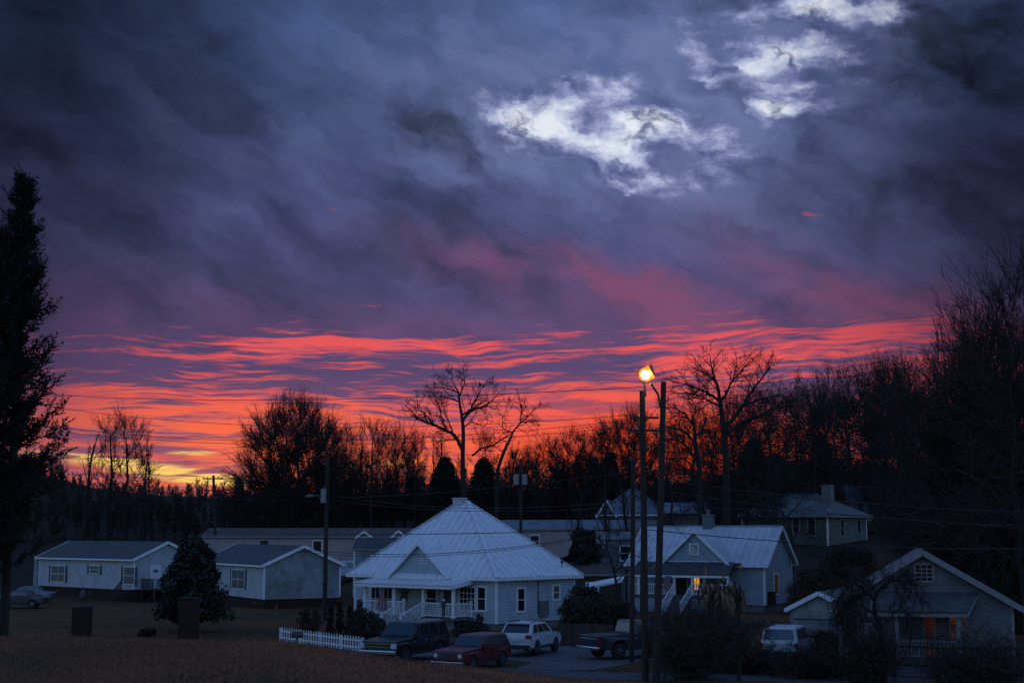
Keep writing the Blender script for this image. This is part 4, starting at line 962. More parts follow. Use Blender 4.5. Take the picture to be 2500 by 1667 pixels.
    wp_.build('wiper', M['plastic'], cabin)
    for sgn in (-1, 1): sk_ = MB(); sk_.box(axles[0] + ar, axles[1] - ar, *sorted((sgn * (half(zb) - .02), sgn * (half(zb) + .012))), zb - .02, zb + .10); sk_.build('sill', M['plastic'], r)
    if rails:
        for sgn in (-1, 1): rm = MB(); rm.tube([(xr_t + .12, sgn * wt * .88, zr), (xr_t + .25, sgn * wt * .88, zr + .06), (xf_t - .35, sgn * wt * .88, zr + .06), (xf_t - .2, sgn * wt * .88, zr)], .022, 6); rm.build('roof_rail', M['plastic'], r)
    return r, half
def part(name, m, parent, *boxes, bevel=0.0):
    mb = MB()
    for b_ in boxes: mb.box(*b_)
    return mb.build(name, M[m], parent, bevel=bevel)
def disc(name, m, parent, x_, y_, z_, rad, d):
    mb = MB(); mb.lathe([(rad, 0), (rad, d * .6), (rad * .7, d), (0, d * 1.1)] if d > 0 else [(rad, 0), (rad, d * .6), (rad * .7, d), (0, d * 1.1)], (x_, y_, z_), 14, 'x'); return mb.build(name, M[m], parent)

def put(px, py, Y):                                        # where a vehicle's middle stands
    p = at(px, py, Y); return (p.x, p.y, gz(p.x, p.y) + .05)

# black truck-like wagon, nose toward the camera
L = 5.5; f = L / 2
t_, hf = vehicle('black_pickup', 'black full size truck with chrome grille and bumper beside the picket fence', (-5.15, 71.0, gz(-5.15, 71.0) + .03), -116, [(-f + .02, .75), (-f + .0, 1.14), (-f + .06, 1.24), (.9, 1.24), (1.05, 1.22), (f - .12, 1.12), (f - .02, 1.02), (f, .72)], L, 2.0, .42, 'paint_black', (-1.65, 1.75), .40, (-f + .08, -f + .30, .42, 1.05, 1.22, 1.90), cat='truck', seams=((.04, .30), (.34, .60), (.64, .90)))
g_ = part('grille', 'plastic', t_, (f - .02, f + .02, -.72, .72, .72, 1.04))
part('grille_bar', 'chrome', g_, (f + .02, f + .05, -.72, .72, .97, 1.03)); part('grille_bar', 'chrome', g_, (f + .02, f + .05, -.72, .72, .82, .87))
for s in (-1, 1): part('headlight', 'lamp_glass', t_, (f - .10, f + .01, s * .86 - .13, s * .86 + .13, .78, 1.02)); 
part('turn_signal', 'amber', t_, (f - .08, f + .015, -.985, -.90, .74, .80))
bm = part('bumper', 'chrome', t_, (f - .08, f + .14, -1.0, 1.0, .50, .69), bevel=.04); part('air_dam', 'plastic', t_, (f - .15, f + .06, -.9, .9, .28, .48), bevel=.03)
# red boxy wagon
L = 4.35; f = L / 2
v_, hf = vehicle('red_wagon', 'boxy red vintage wagon with round headlights, nose toward the road', (-1.8, 67.2, gz(-1.8, 67.2) + .03), -120, [(-f + .02, .6), (-f + .0, .90), (-f + .08, 1.0), (.62, 1.0), (.74, .99), (f - .10, .92), (f - .0, .86), (f + .02, .50)], L, 1.72, .33, 'paint_red', (-1.28, 1.36), .33, (-f + .06, -f + .34, .12, .72, .98, 1.52), cat='wagon', seams=((.04, .34), (.37, .66), (.69, .95)))
g_ = part('grille', 'plastic', v_, (f - .01, f + .03, -.50, .50, .58, .80))
for k in range(5): part('grille_bar', 'chrome', g_, (f + .03, f + .042, -.50, .50, .60 + k * .042, .61 + k * .042))
for s in (-1, 1): disc('headlight', 'lamp_glass', v_, f - .0, s * .64, .69, .10, .06)
bp = part('bumper', 'chrome', v_, (f + .02, f + .13, -.84, .84, .36, .44), bevel=.02); part('licence_plate', 'plate', bp, (f + .13, f + .14, -.22, .22, .24, .36))
# white crossover, tail toward the camera
L = 4.45; f = L / 2
w_, hf = vehicle('white_crossover', 'white crossover with roof rails parked tail out beside the cottage', put(1296, 1580, 75.0), 67, [(-f + .04, .62), (-f + .0, .88), (-f + .05, 1.05), (-f + .12, 1.08), (1.2, 1.06), (1.36, 1.04), (f - .30, .95), (f - .05, .78), (f, .52)], L, 1.8, .36, 'paint_white', (-1.27, 1.32), .36, (-f + .10, -f + .62, .25, 1.25, 1.06, 1.60), seams=((.10, .30), (.33, .58), (.61, .86)), rails=True, group=None)
for s in (-1, 1): part('tail_light', 'tail', w_, (-f - .015, -f + .22, s * .74 - .13, s * .74 + .13, .86, 1.06), bevel=.03)
part('licence_plate', 'plate', w_, (-f - .03, -f + .02, -.26, .26, .72, .86)); part('bumper', 'plastic', w_, (-f - .05, -f + .12, -.84, .84, .36, .56), bevel=.03)
part('spoiler', 'paint_white', w_, (-f + .44, -f + .72, -.60, .60, 1.575, 1.62), bevel=.015)
# dark pickup at the foot of the poles, tail toward the camera
L = 5.4; f = L / 2
k_, hf = vehicle('dark_pickup', 'old dark pickup with an open bed parked behind the tall poles', put(1546, 1585, 73.0), 32, [(-f + .02, .7), (-f + .0, 1.15), (-f + .04, 1.17), (1.0, 1.17), (1.15, 1.15), (f - .12, 1.08), (f, .95), (f, .6)], L, 1.95, .45, 'paint_navy', (-1.55, 1.70), .40, (-.55, -.42, .45, 1.05, 1.15, 1.82), cat='pickup truck', seams=((.12, .46), (.5, .90)))
part('bed', 'plastic', k_, (-f + .1, -.62, -.78, .78, 1.14, 1.182)); part('tailgate', 'paint_navy', k_, (-f - .025, -f + .03, -.78, .78, .66, 1.14), bevel=.01)
part('tailgate_trim', 'chrome', k_, (-f - .035, -f - .02, -.70, .70, .98, 1.03))
for s in (-1, 1): part('tail_light', 'tail', k_, (-f - .02, -f + .08, s * .88 - .07, s * .88 + .07, .72, 1.02))
part('bumper', 'chrome', k_, (-f - .16, -f + .02, -.92, .92, .48, .62), bevel=.03)
# white utility seen behind the brush, tail toward the camera
L = 4.6; f = L / 2
u_, hf = vehicle('white_utility_vehicle', 'white utility vehicle half hidden by brush in front of the small garage', put(1925, 1592, 70.5), 68, [(-f + .02, .7), (-f + .0, 1.02), (-f + .04, 1.06), (1.0, 1.05), (f - .15, .98), (f, .85), (f, .6)], L, 1.85, .42, 'paint_white', (-1.35, 1.40), .37, (-f + .05, -f + .28, .35, 1.0, 1.05, 1.72), seams=((.06, .34), (.38, .62), (.66, .9)))
part('bumper', 'plastic', u_, (-f - .08, -f + .05, -.9, .9, .45, .62), bevel=.03)
for s in (-1, 1): part('tail_light', 'tail', u_, (-f - .02, -f + .1, s * .84 - .07, s * .84 + .07, .75, 1.02))
# cars by the left-hand home
L = 4.7; f = L / 2; SED = [(-f + .03, .6), (-f + .0, .85), (-f + .12, .95), (-1.1, .97), (.95, .96), (f - .35, .84), (f - .05, .68), (f, .5)]
vehicle('dark_sedan', 'dark sedan parked across the lawn left of the white home', put(42, 1470, 120), 188, SED, L, 1.8, .32, 'paint_navy', (-1.35, 1.40), .33, (-1.55, -.85, .35, 1.15, .95, 1.43), seams=((.16, .50), (.53, .84)))
vehicle('pale_sedan', 'pale sedan behind the dark sedan at the corner of the white home', put(66, 1462, 129), 184, SED, L, 1.8, .32, 'paint_silver', (-1.35, 1.40), .33, (-1.55, -.85, .35, 1.15, .95, 1.43), seams=((.16, .50), (.53, .84)))
vehicle('pale_van', 'pale van behind the white home and the grey shed', put(848, 1380, 138), 10, [(-2.3, .7), (-2.35, 1.0), (-2.3, 1.1), (1.3, 1.1), (2.2, .95), (2.35, .6)], 4.7, 1.85, .4, 'paint_white', (-1.4, 1.45), .34, (-2.25, -2.1, .7, 1.5, 1.08, 1.85), cat='van', seams=((.05, .3), (.34, .6), (.64, .86)))

# ------------------------------------------------------------------ poles, wires, street furniture
def utility_pole(name, label, px, Y, py_top, r0=.19, r1=.13, px_top=None, base=None, group='wooden utility poles'):
    p = at(px, 1500, Y); b = Vector((p.x, p.y, gz(p.x, p.y))) if base is None else base
    tp = at(px_top if px_top is not None else px, py_top, Y)
    r = thing(name, label, 'utility pole', b, 0, group); mb = MB(); d = tp - b
    mb.tube([Vector((0, 0, -.6)), d * .5 + Vector((.02, 0, 0)), d], [r0, (r0 + r1) / 2, r1], 12); mb.build('pole', M['pole'], r)
    return r, d
poleL, dL = utility_pole('utility_pole', 'tall pole with the floodlight on its bracket, left of the close pair', 1573, 62.0, 954, .158, .122, 1568)
poleR, dR = utility_pole('utility_pole', 'tallest pole with a curved arm, right of the close pair', 1598, 61.0, 932, .165, .12, 1620)
poleM, dM = utility_pole('utility_pole', 'slim dark pole left of the close pair, ending among the treetops', 1540, 70.0, 1115, .13, .10, 1546)
poleS, dS = utility_pole('utility_pole', 'pole with a dead street lamp arm beside the mildewed gable wall', 792, 103.0, 1112, .17, .13, 799)
poleT, dT = utility_pole('utility_pole', 'distant crossarm pole rising behind the long beige home', 525, 150.0, 1160, .17, .14, 521)
poleX, dX = utility_pole('utility_pole', 'pole with two crossarms just behind the floodlight pole', 1566, 84.0, 1010, .15, .12, 1572)
poleG, dG = utility_pole('utility_pole', 'pole with two grey transformers above the cottage roof', 1271, 132.0, 1120, .15, .13, 1271)
def crossarm(r, d, drop, half, sl=0.0, ins=(-.9, -.5, .5, .9)):
    mb = MB(); c = d + Vector((0, -.2, -drop)); mb.bar(c + Vector((-half, 0, -half * sl)), c + Vector((half, 0, half * sl)), .11, .13); o = mb.build('crossarm', M['wood_dark'], r)
    for k in ins: i_ = MB(); i_.lathe([(.02, 0), (.03, .07), (.055, .09), (.05, .16), (.02, .2)], c + Vector((half * k, 0, .06 + half * k * sl)), 8); i_.build('insulator', M['iron'], o)
crossarm(poleT, dT, .35, 1.1); crossarm(poleX, dX, .25, .85); crossarm(poleX, dX, 1.0, .95)
def transformer(r, pos, h=.8, rad=.24):
    mb = MB(); mb.lathe([(rad * .9, 0), (rad, .05), (rad, h - .05), (rad * .9, h), (.03, h + .04)], pos, 14); t_ = mb.build('transformer', M['iron'], r)
    b_ = MB(); b_.lathe([(.03, 0), (.05, .05), (.04, .2), (.02, .22)], Vector(pos) + Vector((.08, 0, h + .02)), 8); b_.build('bushing', M['iron_dark'], t_)
tp = at(793, 1228, 103) - poleS.location; transformer(poleS, (tp.x - .05, -.42, tp.z), 1.0, .20)
for px_ in (1261, 1280): tp = at(px_, 1184, 132) - poleG.location; transformer(poleG, (tp.x, -.3, tp.z), .95, .28)
# cobra-head lamp, unlit
a_, b_ = at(790, 1222, 103) - poleS.location, at(762, 1214, 103) - poleS.location
mb = MB(); mb.tube([a_ + Vector((0, -.1, -.2)), a_.lerp(b_, .45) + Vector((0, -.2, .28)), b_ + Vector((0, -.35, .1))], .035, 6); ar_ = mb.build('lamp_arm', M['iron'], poleS)
mb = MB(); mb.add([], []); mb.tube([b_ + Vector((.15, -.35, .1)), b_ + Vector((-.12, -.36, .09)), b_ + Vector((-.42, -.36, .04))], [.06, .14, .07], 10); mb.build('lamp_head', M['paint_silver'], ar_)
# the lit floodlight on the left pole of the pair
fl_c = at(1577, 914, 62.0); mnt = poleL.location + dL
flood = thing('floodlight', 'lit floodlight glaring warm white on top of the pole pair', 'floodlight', fl_c, 0)
aim = (at(1380, 1250, 40.0) - fl_c).normalized(); aim = Vector((-.42, -.86, -.30)).normalized()
q = aim.to_track_quat('Z', 'Y').to_matrix().to_4x4(); q = q @ Matrix.Rotation(RAD(24), 4, 'Z')
mb = MB(); a, b, dp = .34, .20, .42
mb.add([q @ Vector(p) for p in ((-a, -a, .06), (a, -a, .06), (a, a, .06), (-a, a, .06), (-b, -b, -dp), (b, -b, -dp), (b, b, -dp), (-b, b, -dp))], ((4, 7, 6, 5), (0, 1, 5, 4), (1, 2, 6, 5), (2, 3, 7, 6), (3, 0, 4, 7), (0, 3, 2, 1)))
mb.build('housing', M['flood_case'], flood, bevel=.03)
mb = MB(); mb.lathe([(.20, 0), (.20, .03), (.15, .06), (0, .075)], (0, 0, 0), 20); mb.v = [tuple(q @ (Vector(p) + Vector((0, 0, .062)))) for p in mb.v]; lens_ = mb.build('lens', M['flood'], flood)
mb = MB(); mb.lathe([(.21, 0), (.315, .0), (.315, .015), (.21, .02)], (0, 0, 0), 20); mb.v = [tuple(q @ (Vector(p) + Vector((0, 0, .066)))) for p in mb.v]; mb.build('glow_rim', M['flood_halo'], flood)
mb = MB()
for s in (-1, 1): mb.bar(q @ Vector((s * .36, 0, -.1)), q @ Vector((s * .36, .30, -.2)), .03, .05)
loc_m = mnt - fl_c; mb.tube([q @ Vector((0, .2, -.3)), loc_m + Vector((.1, 0, .35)), loc_m + Vector((.14, -.05, -.25))], .045, 8); mb.build('bracket', M['iron_dark'], flood)
ld = bpy.data.lights.new('floodlight_beam', 'SPOT'); ld.energy = 6500; ld.color = (1.0, .45, .18); ld.spot_size = RAD(84); ld.spot_blend = 1.0; ld.shadow_soft_size = .25
lo_ = bpy.data.objects.new('floodlight_beam', ld); COL.objects.link(lo_); lo_.parent = flood; lo_.location = aim * .25; lo_.rotation_euler = Vector((-.34, -.80, -.40)).to_track_quat('-Z', 'Y').to_euler()
lp_ = bpy.data.lights.new('floodlight_spill', 'POINT'); lp_.energy = 45; lp_.color = (1.0, .5, .2); lp_.shadow_soft_size = .2
lq_ = bpy.data.objects.new('floodlight_spill', lp_); COL.objects.link(lq_); lq_.parent = flood; lq_.location = aim * .45 + Vector((.25, 0, .1))
# curved arm on the right pole
top = dR; tgt = at(1586, 940, 61.2) - poleR.location
mb = MB(); mb.tube([top + Vector((-.18, -.1, -1.1)), top + Vector((-.26, -.15, -.55)), top + Vector((-.45, -.2, -.28)), tgt + Vector((.1, -.2, -.02)), tgt + Vector((0, -.2, 0))], [.05, .05, .05, .05, .07], 8); mb.build('lamp_arm', M['iron_dark'], poleR)
# wires
def wire(label, *pts, r=.016, sag=0.0):
    P = [at(*p) for p in pts]; out_ = []
    if len(P) == 2:
        for i in range(25): t = i / 24; out_.append(P[0].lerp(P[1], t) + Vector((0, 0, -4 * sag * t * (1 - t))))
    else:                                                   # parabola through three points
        a, b, c = P; L1, L2 = (b - a).length, (c - b).length; tm = L1 / (L1 + L2); s = (a.z + (c.z - a.z) * tm - b.z) / (4 * tm * (1 - tm))
        for i in range(33): t = i / 32; q_ = a.lerp(c, t); out_.append(Vector((q_.x, q_.y, q_.z - 4 * s * t * (1 - t))))
    mb = MB(); o0 = out_[0]; mb.tube([p - o0 for p in out_], r, 5); o = mb.build('power_line', M['wire']); o.location = o0
    return tag(o, label, 'wire', 'overhead wires')
wire('long wire dipping across the orange sky to the upper crossarm', (-60, 962, 118), (796, 1053, 106), (1545, 1012, 84))
wire('upper of the twin low wires across the yellow horizon', (-60, 1012, 118), (640, 1083, 108), (1545, 1024, 84))
wire('lower of the twin low wires across the yellow horizon', (-60, 1025, 118), (640, 1091, 108), (1550, 1040, 84))
wire('highest wire, running to the bracket under the floodlight', (-60, 948, 118), (800, 1003, 102), (1577, 944, 62))
wire('wire crossing the upper part of the cottage roof', (497, 1296, 100), (1190, 1303, 84), (1545, 1290, 70), r=.02)
wire('wire crossing the cottage gable and roof', (640, 1325, 92), (1180, 1347, 80), (1546, 1286, 70), r=.018)
wire('second wire crossing the cottage gable', (640, 1332, 92), (1180, 1352, 80), (1546, 1291, 70), r=.014)
wire('thin wire passing the tip of the cottage roof', (800, 1205, 103), (1130, 1236, 92), (1546, 1222, 70), r=.014)
wire('thin wire just under the cottage roof tip', (800, 1218, 103), (1130, 1243, 92), (1546, 1236, 70), r=.014)
wire('wire leaving the pole pair for the far right, highest', (1612, 1170, 61), (2000, 1222, 66), (2600, 1250, 72), r=.016)
wire('wire leaving the pole pair past the hip roof house', (1608, 1196, 61), (1900, 1246, 66), (2600, 1285, 72), r=.016)
wire('wire leaving the pole pair above the blue house chimney', (1606, 1232, 61), (1900, 1252, 66), (2600, 1300, 72), r=.013)
wire('wire crossing the blue house roof toward the right edge', (1575, 1292, 62), (1890, 1322, 66), (2600, 1337, 72), r=.02)
wire('wire from the slim pole across the dark trees to the street lamp pole', (795, 1215, 103), (1200, 1205, 90), (1546, 1150, 70), r=.014)
wire('wire from the street lamp pole out to the left edge', (-60, 1183, 118), (450, 1213, 110), (795, 1223, 103), r=.014)
wire('service drop from the cottage mast to the slim pole', (1379, 1383, 96), (1460, 1355, 84), (1543, 1300, 70), r=.014)
wire('service drop across the blue house gable', (1605, 1240, 61), (1680, 1330, 85), (1745, 1378, 110), r=.014)

# white picket fence
fa, fb_ = ground(684, 1557), ground(882, 1581)
fa = at(684, 1556, 84.0); fb_ = at(883, 1582, 76.5); fa.z = gz(fa.x, fa.y); fb_.z = gz(fb_.x, fb_.y)
fr = thing('picket_fence', 'white picket fence in front of the shrubs, ending at the black truck', 'fence', fa, math.degrees(math.atan2(fb_.y - fa.y, fb_.x - fa.x)))
LF_ = math.hypot(fb_.x - fa.x, fb_.y - fa.y); nP = 33; dzf = fb_.z - fa.z
for i in range(nP):
    s = LF_ * i / (nP - 1); w = .042; b_ = dzf * i / (nP - 1); h = .80 + .02 * math.sin(i * 1.7)
    mb = MB(); mb.prism([(s - w, -.035, b_ + .03), (s + w, -.035, b_ + .03), (s + w, -.035, b_ + h - .07), (s, -.035, b_ + h), (s - w, -.035, b_ + h - .07)], (0, .022, 0)); mb.build('picket', M['trim'], fr)
for z_ in (.22, .58): mb = MB(); mb.bar((-.05, 0, z_), (LF_ + .05, 0, z_ + dzf), .03, .08); mb.build('rail', M['trim'], fr)
for k in range(5): s = LF_ * k / 4; mb = MB(); mb.box(s - .05, s + .05, .02, .11, -.3 + dzf * k / 4, .74 + dzf * k / 4); mb.build('post', M['trim'], fr)
# mailbox
p = at(725, 1572, 76.5); mz = gz(p.x, p.y); mbx = thing('mailbox', 'dark mailbox on a short post in front of the picket fence', 'mailbox', (p.x, p.y, mz), 12)
zt = at(725, 1556, 76.5).z - mz
mb = MB(); pr = [(-.15, -.0), (.15, 0), (.15, .2)] + [(.15 * math.cos(a), .2 + .14 * math.sin(a)) for a in np.linspace(.3, math.pi - .3, 7)] + [(-.15, .2)]
mb.prism([(-.30, y_, zt + z_) for y_, z_ in pr], (.62, 0, 0)); mb.build('box', M['iron_dark'], mbx)
mb = MB(); mb.box(-.05, .05, -.05, .05, -.3, zt - .005); mb.build('post', M['wood_dark'], mbx); mb = MB(); mb.box(-.03, .2, -.30, -.16, zt + .1, zt + .12); mb.build('signal_flag', M['tail'], mbx)
# brick piers
def pier(px, py_b, py_t, wpx, Y, label, finial):
    b = at(px, py_b, Y); z = gz(b.x, b.y); h = at(px, py_t, Y).z - z; w = wpx * Y / F / 2
    r = thing('brick_pier', label, 'pier', (b.x, b.y, z), 8, 'brick piers on the lawn'); mb = MB(); mb.box(-w, w, -w, w, -.4, h); mb.build('shaft', M['brick'], r, bevel=.02)
    mb = MB(); mb.box(-w - .05, w + .05, -w - .05, w + .05, h, h + .09); mb.build('cap', M['brick'], r, bevel=.02)
    if finial:
        mb = MB(); k = 1.0; mb.lathe([(.10, 0), (.10, .05), (.04, .10), (.04, .35), (.17, .42), (.20, .55), (.20, .82), (.13, .86), (.06, 1.02), (.02, 1.25), (.0, 1.4)], (0, 0, h + .09), 10); mb.build('lantern', M['iron_dark'], r)
pier(199, 1546, 1484, 42, 88, 'low brick pier with a pointed lantern on the dark lawn', True)
pier(460, 1552, 1462, 46, 86, 'taller brick pier standing under the dark magnolia', False)
# lamp post before the cottage, post on the lawn, bollard
p = at(1082, 1560, 73.5); zp = gz(p.x, p.y); lp = thing('lamp_post', 'slim dark lamp post between the black truck and the red wagon', 'lamp post', (p.x, p.y, zp))
ht = at(1080, 1464, 73.5).z - zp
mb = MB(); mb.lathe([(.12, -.3), (.12, .25), (.07, .32), (.065, ht - .45), (.075, ht - .4)], (0, 0, 0), 10); mb.build('post', M['iron_dark'], lp)
mb = MB(); mb.lathe([(.06, ht - .4), (.12, ht - .36), (.13, ht - .10), (.15, ht - .08), (.06, ht), (.0, ht + .02)], (0, 0, 0), 8); hd_ = mb.build('lantern', M['iron_dark'], lp)
mb = MB(); mb.lathe([(.10, ht - .10), (.105, ht - .06), (.055, ht + .03), (.0, ht + .06)], (0, 0, 0), 8); mb.build('cap', M['lamp_glass'], hd_)
p = at(673, 1530, 92); zp = gz(p.x, p.y); ps = MB(); ps.tube([(0, 0, -.3), (0.02, 0, at(673, 1474, 92).z - zp)], .05, 8); o = ps.build('fence_stake', M['wood_grey']); o.location = (p.x, p.y, zp); tag(o, 'single thin stake standing on the lawn left of the picket fence', 'stake')
p = at(1459, 1578, 77.0); zp = gz(p.x, p.y); hb = at(1459, 1551, 77.0).z - zp
mb = MB(); mb.lathe([(.125, -.1), (.125, hb - .14), (.10, hb - .05), (.04, hb), (0, hb)], (0, 0, 0), 14); o = mb.build('bollard', M['trim'], smooth=True); o.location = (p.x, p.y, zp); tag(o, 'round topped white bollard at the end of the gravel drive', 'bollard')
# board fence beyond the drive
def board_fence(label, a, b, h, m='wood_dark', name='board_fence', pick=.14):
    a, b = Vector(a), Vector(b); r = thing(name, label, 'fence', (a.x, a.y, gz(a.x, a.y)), math.degrees(math.atan2(b.y - a.y, b.x - a.x))); L = (b - a).length; mb = MB(); n = int(L / pick); rr = random.Random(3)
    for i in range(n): mb.box(i * pick, i * pick + pick * .92, 0, .025, -.2, h + rr.uniform(-.04, .03))
    mb.build('board_panel', M[m], r)
    for k in range(int(L / 2.2) + 1): p_ = MB(); p_.box(k * 2.2 - .05, k * 2.2 + .05, .03, .13, -.3, h + .05); p_.build('post', M[m], r)
    return r
p0, p1 = at(1362, 1560, 80.5), at(1500, 1560, 79.0); board_fence('dark board fence along the far side of the gravel drive', (p0.x, p0.y), (p1.x, p1.y), 1.25)
p0, p1 = at(842, 1460, 113), at(868, 1460, 112); f_ = thing('rail_fence', 'two rail fence glimpsed between the mildewed home and the cottage', 'fence', (p0.x - .4, p0.y, gz(p0.x, p0.y)))
mb = MB()
for z_ in (2.1, 1.15): mb.bar((0, 0, z_ * .55), (1.7, 0, z_ * .55), .05, .10)
for s in (.0, 1.6): mb.box(s - .05, s + .05, .03, .12, -.3, 1.3)
mb.build('rails', M['wood_dark'], f_)
# arbour of rough rails at the lower right
p0, p1 = at(2170, 1580, 60.5), at(2560, 1590, 59.0); ab = thing('vine_trellis', 'rough rail trellis tangled with bare vines before the white house', 'trellis', (p0.x, p0.y, gz(p0.x, p0.y)), math.degrees(math.atan2(p1.y - p0.y, p1.x - p0.x)))
LA_ = (p1 - p0).length; za = at(2300, 1578, 60).z - ab.location.z
for s in (0.2, 2.6, 4.75, 5.2, LA_ - .1): mb = MB(); mb.tube([(s, 0, -.3), (s + .03, 0, za + .08)], .055, 7); mb.build('post', M['wood_grey'], ab)
for z_ in (za, za - .75): mb = MB(); mb.tube([(0, 0, z_), (LA_ * .5, .02, z_ - .05), (LA_, 0, z_ + .02)], .045, 7); mb.build('rail', M['wood_dark'], ab)
p = at(1656, 1640, 61.5); zp = gz(p.x, p.y); mb = MB(); mb.tube([(0, 0, -.3), (.03, 0, at(1656, 1575, 61.5).z - zp)], .045, 8); o = mb.build('gate_post', M['wood_dark']); o.location = (p.x, p.y, zp); tag(o, 'dark stake at the edge of the road right of the tall poles', 'stake')

# porch chair glimpsed at the top of the cottage stairs
pc = fw.m @ fw.P((sa + sb) / 2 + .2, pz, .8); ch_ = thing('porch_chair', 'dark wooden chair on the cottage porch at the top of the stairs', 'chair', pc, ROT)
part('seat', 'wood_dark', ch_, (-.28, .28, -.25, .28, .40, .45)); part('backrest', 'wood_dark', ch_, (-.28, .28, .24, .29, .45, 1.05))
for sx in (-.25, .25):
    for sy in (-.22, .26): part('leg', 'wood_dark', ch_, (sx - .025, sx + .025, sy - .025, sy + .025, 0, .40))
# ------------------------------------------------------------------ bare trees: limbs as tapered tubes, twigs as thin prisms
def seg_mesh(segs):
    """segs: (n, 8) array of p0, p1, r0, r1 -> three-sided prisms"""
    s = np.asarray(segs, float); p0, p1 = s[:, 0:3], s[:, 3:6]; r0, r1 = s[:, 6:7], s[:, 7:8]
    d = p1 - p0; d /= np.maximum(np.linalg.norm(d, axis=1, keepdims=True), 1e-6)
    h = np.where(np.abs(d[:, 2:3]) < .9, np.array([[0, 0, 1.0]]), np.array([[1.0, 0, 0]]))
    a = np.cross(d, h); a /= np.linalg.norm(a, axis=1, keepdims=True); b = np.cross(d, a)
    ring = [(math.cos(t), math.sin(t)) for t in (0.5, 2.594, 4.689)]
    vs = np.concatenate([np.stack([p0 + (a * c + b * q) * r0 for c, q in ring], 1), np.stack([p1 + (a * c + b * q) * r1 for c, q in ring], 1)], 1)
    n = len(s); o = (np.arange(n) * 6)[:, None]
    f = np.stack([o + np.array([[k, (k + 1) % 3, 3 + (k + 1) % 3, 3 + k]]) for k in range(3)], 1).reshape(-1, 4)
    return vs.reshape(-1, 3), f

def grow(rng, p, d, length, r, lv, segs, P):
    """one branch of wandering pieces, with children along it"""
    n = P['pieces'][min(lv, len(P['pieces']) - 1)]; step = length / n; pts = [(p, r)]
    d = np.array(d, float); tip = r * P.get('taper', .45)
    for i in range(n):
        d = d + rng.normal(0, P['wiggle'], 3) + np.array([0, 0, P['lift'][min(lv, len(P['lift']) - 1)]]) / n
        d /= np.linalg.norm(d); q = p + d * step; rr = r + (tip - r) * (i + 1) / n
        segs.append((*p, *q, pts[-1][1], rr)); p = q; pts.append((p, rr))
    if lv >= P['levels']: return
    k = P['kids'][min(lv, len(P['kids']) - 1)]
    for j in range(k):
        t = P['bare'] + (1 - P['bare']) * (j + rng.uniform(.2, 1.0)) / k if lv == 0 else (.18 + .82 * (j + rng.uniform(.1, 1.0)) / k)
        t = min(t, .999); i = int(t * n); f_ = t * n - i
        q = pts[i][0] + (pts[min(i + 1, n)][0] - pts[i][0]) * f_; dd = pts[min(i + 1, n)][0] - pts[i][0]; dd = dd / max(np.linalg.norm(dd), 1e-6)
        an = RAD(rng.normal(P['angle'][min(lv, len(P['angle']) - 1)], 9)); az = rng.uniform(0, 2 * math.pi) if lv else (j * 2.4 + rng.uniform(-.5, .5))
        h = np.array([0, 0, 1.0]) if abs(dd[2]) < .9 else np.array([1.0, 0, 0]); u = np.cross(dd, h); u /= np.linalg.norm(u); v = np.cross(dd, u)
        nd = dd * math.cos(an) + (u * math.cos(az) + v * math.sin(az)) * math.sin(an)
        ln = length * P['ratio'][min(lv, len(P['ratio']) - 1)] * rng.uniform(.7, 1.2) * (P['shape'](t) if lv == 0 else 1 - .35 * t)
        grow(rng, q, nd, ln, max(P['min_r'], min(pts[i][1] * .62, P.get('kr', .5) * pts[i][1])), lv + 1, segs, P)

ROUND = lambda t: 1.15 - .75 * abs(t - .55)
TALL = lambda t: 1.05 - .65 * t
PAR = {
 'oak':   dict(levels=4, pieces=(9, 6, 5, 3, 2), wiggle=.06, lift=(.0, .45, .40, .3, .2), kids=(17, 8, 7, 6), angle=(46, 40, 38, 40), ratio=(.62, .46, .46, .5), bare=.16, min_r=.016, shape=ROUND, kr=.55),
 'tall':  dict(levels=3, pieces=(10, 5, 3, 2), wiggle=.05, lift=(.0, .7, .5, .3), kids=(26, 8, 6), angle=(40, 38, 38), ratio=(.26, .48, .5), bare=.36, min_r=.017, shape=TALL, kr=.42),
 'thin':  dict(levels=3, pieces=(8, 4, 3, 2), wiggle=.05, lift=(.0, .8, .5, .3), kids=(14, 6, 4), angle=(34, 34, 36), ratio=(.34, .5, .5), bare=.22, min_r=.018, shape=TALL, kr=.42),
 'spread': dict(levels=4, pieces=(8, 7, 5, 3, 2), wiggle=.10, lift=(.0, .35, .25, .15, .1), kids=(13, 8, 6, 5), angle=(48, 44, 42, 44), ratio=(.66, .5, .5, .5), bare=.22, min_r=.018, shape=lambda t: 1.25 - .6 * t, kr=.6),
}
def bare_tree_meshes(kind, height, seed, trunk_r=None, lean=0.0, **kw):
    rng = np.random.default_rng(seed); P = dict(PAR[kind]); P.update(kw); segs = []; r = trunk_r or height * .016
    grow(rng, np.array([0., 0, -.4]), (lean, 0, 1), height * (.86 if kind in ('tall', 'thin') else .80), r, 0, segs, P)
    n = P['pieces'][0]; tr = segs[:n]
    mb = MB(); mb.tube([tr[0][0:3]] + [s[3:6] for s in tr], [tr[0][6] * 1.15] + [s[7] for s in tr], 8)
    v, f = seg_mesh(segs[n:])
    m1 = bpy.data.meshes.new('trunk'); m1.from_pydata([tuple(p) for p in mb.v], [], mb.f); m1.materials.append(M['bark'])
    m2 = np_mesh('crown', v, f); m2.materials.append(M['twig'])
    return m1, m2
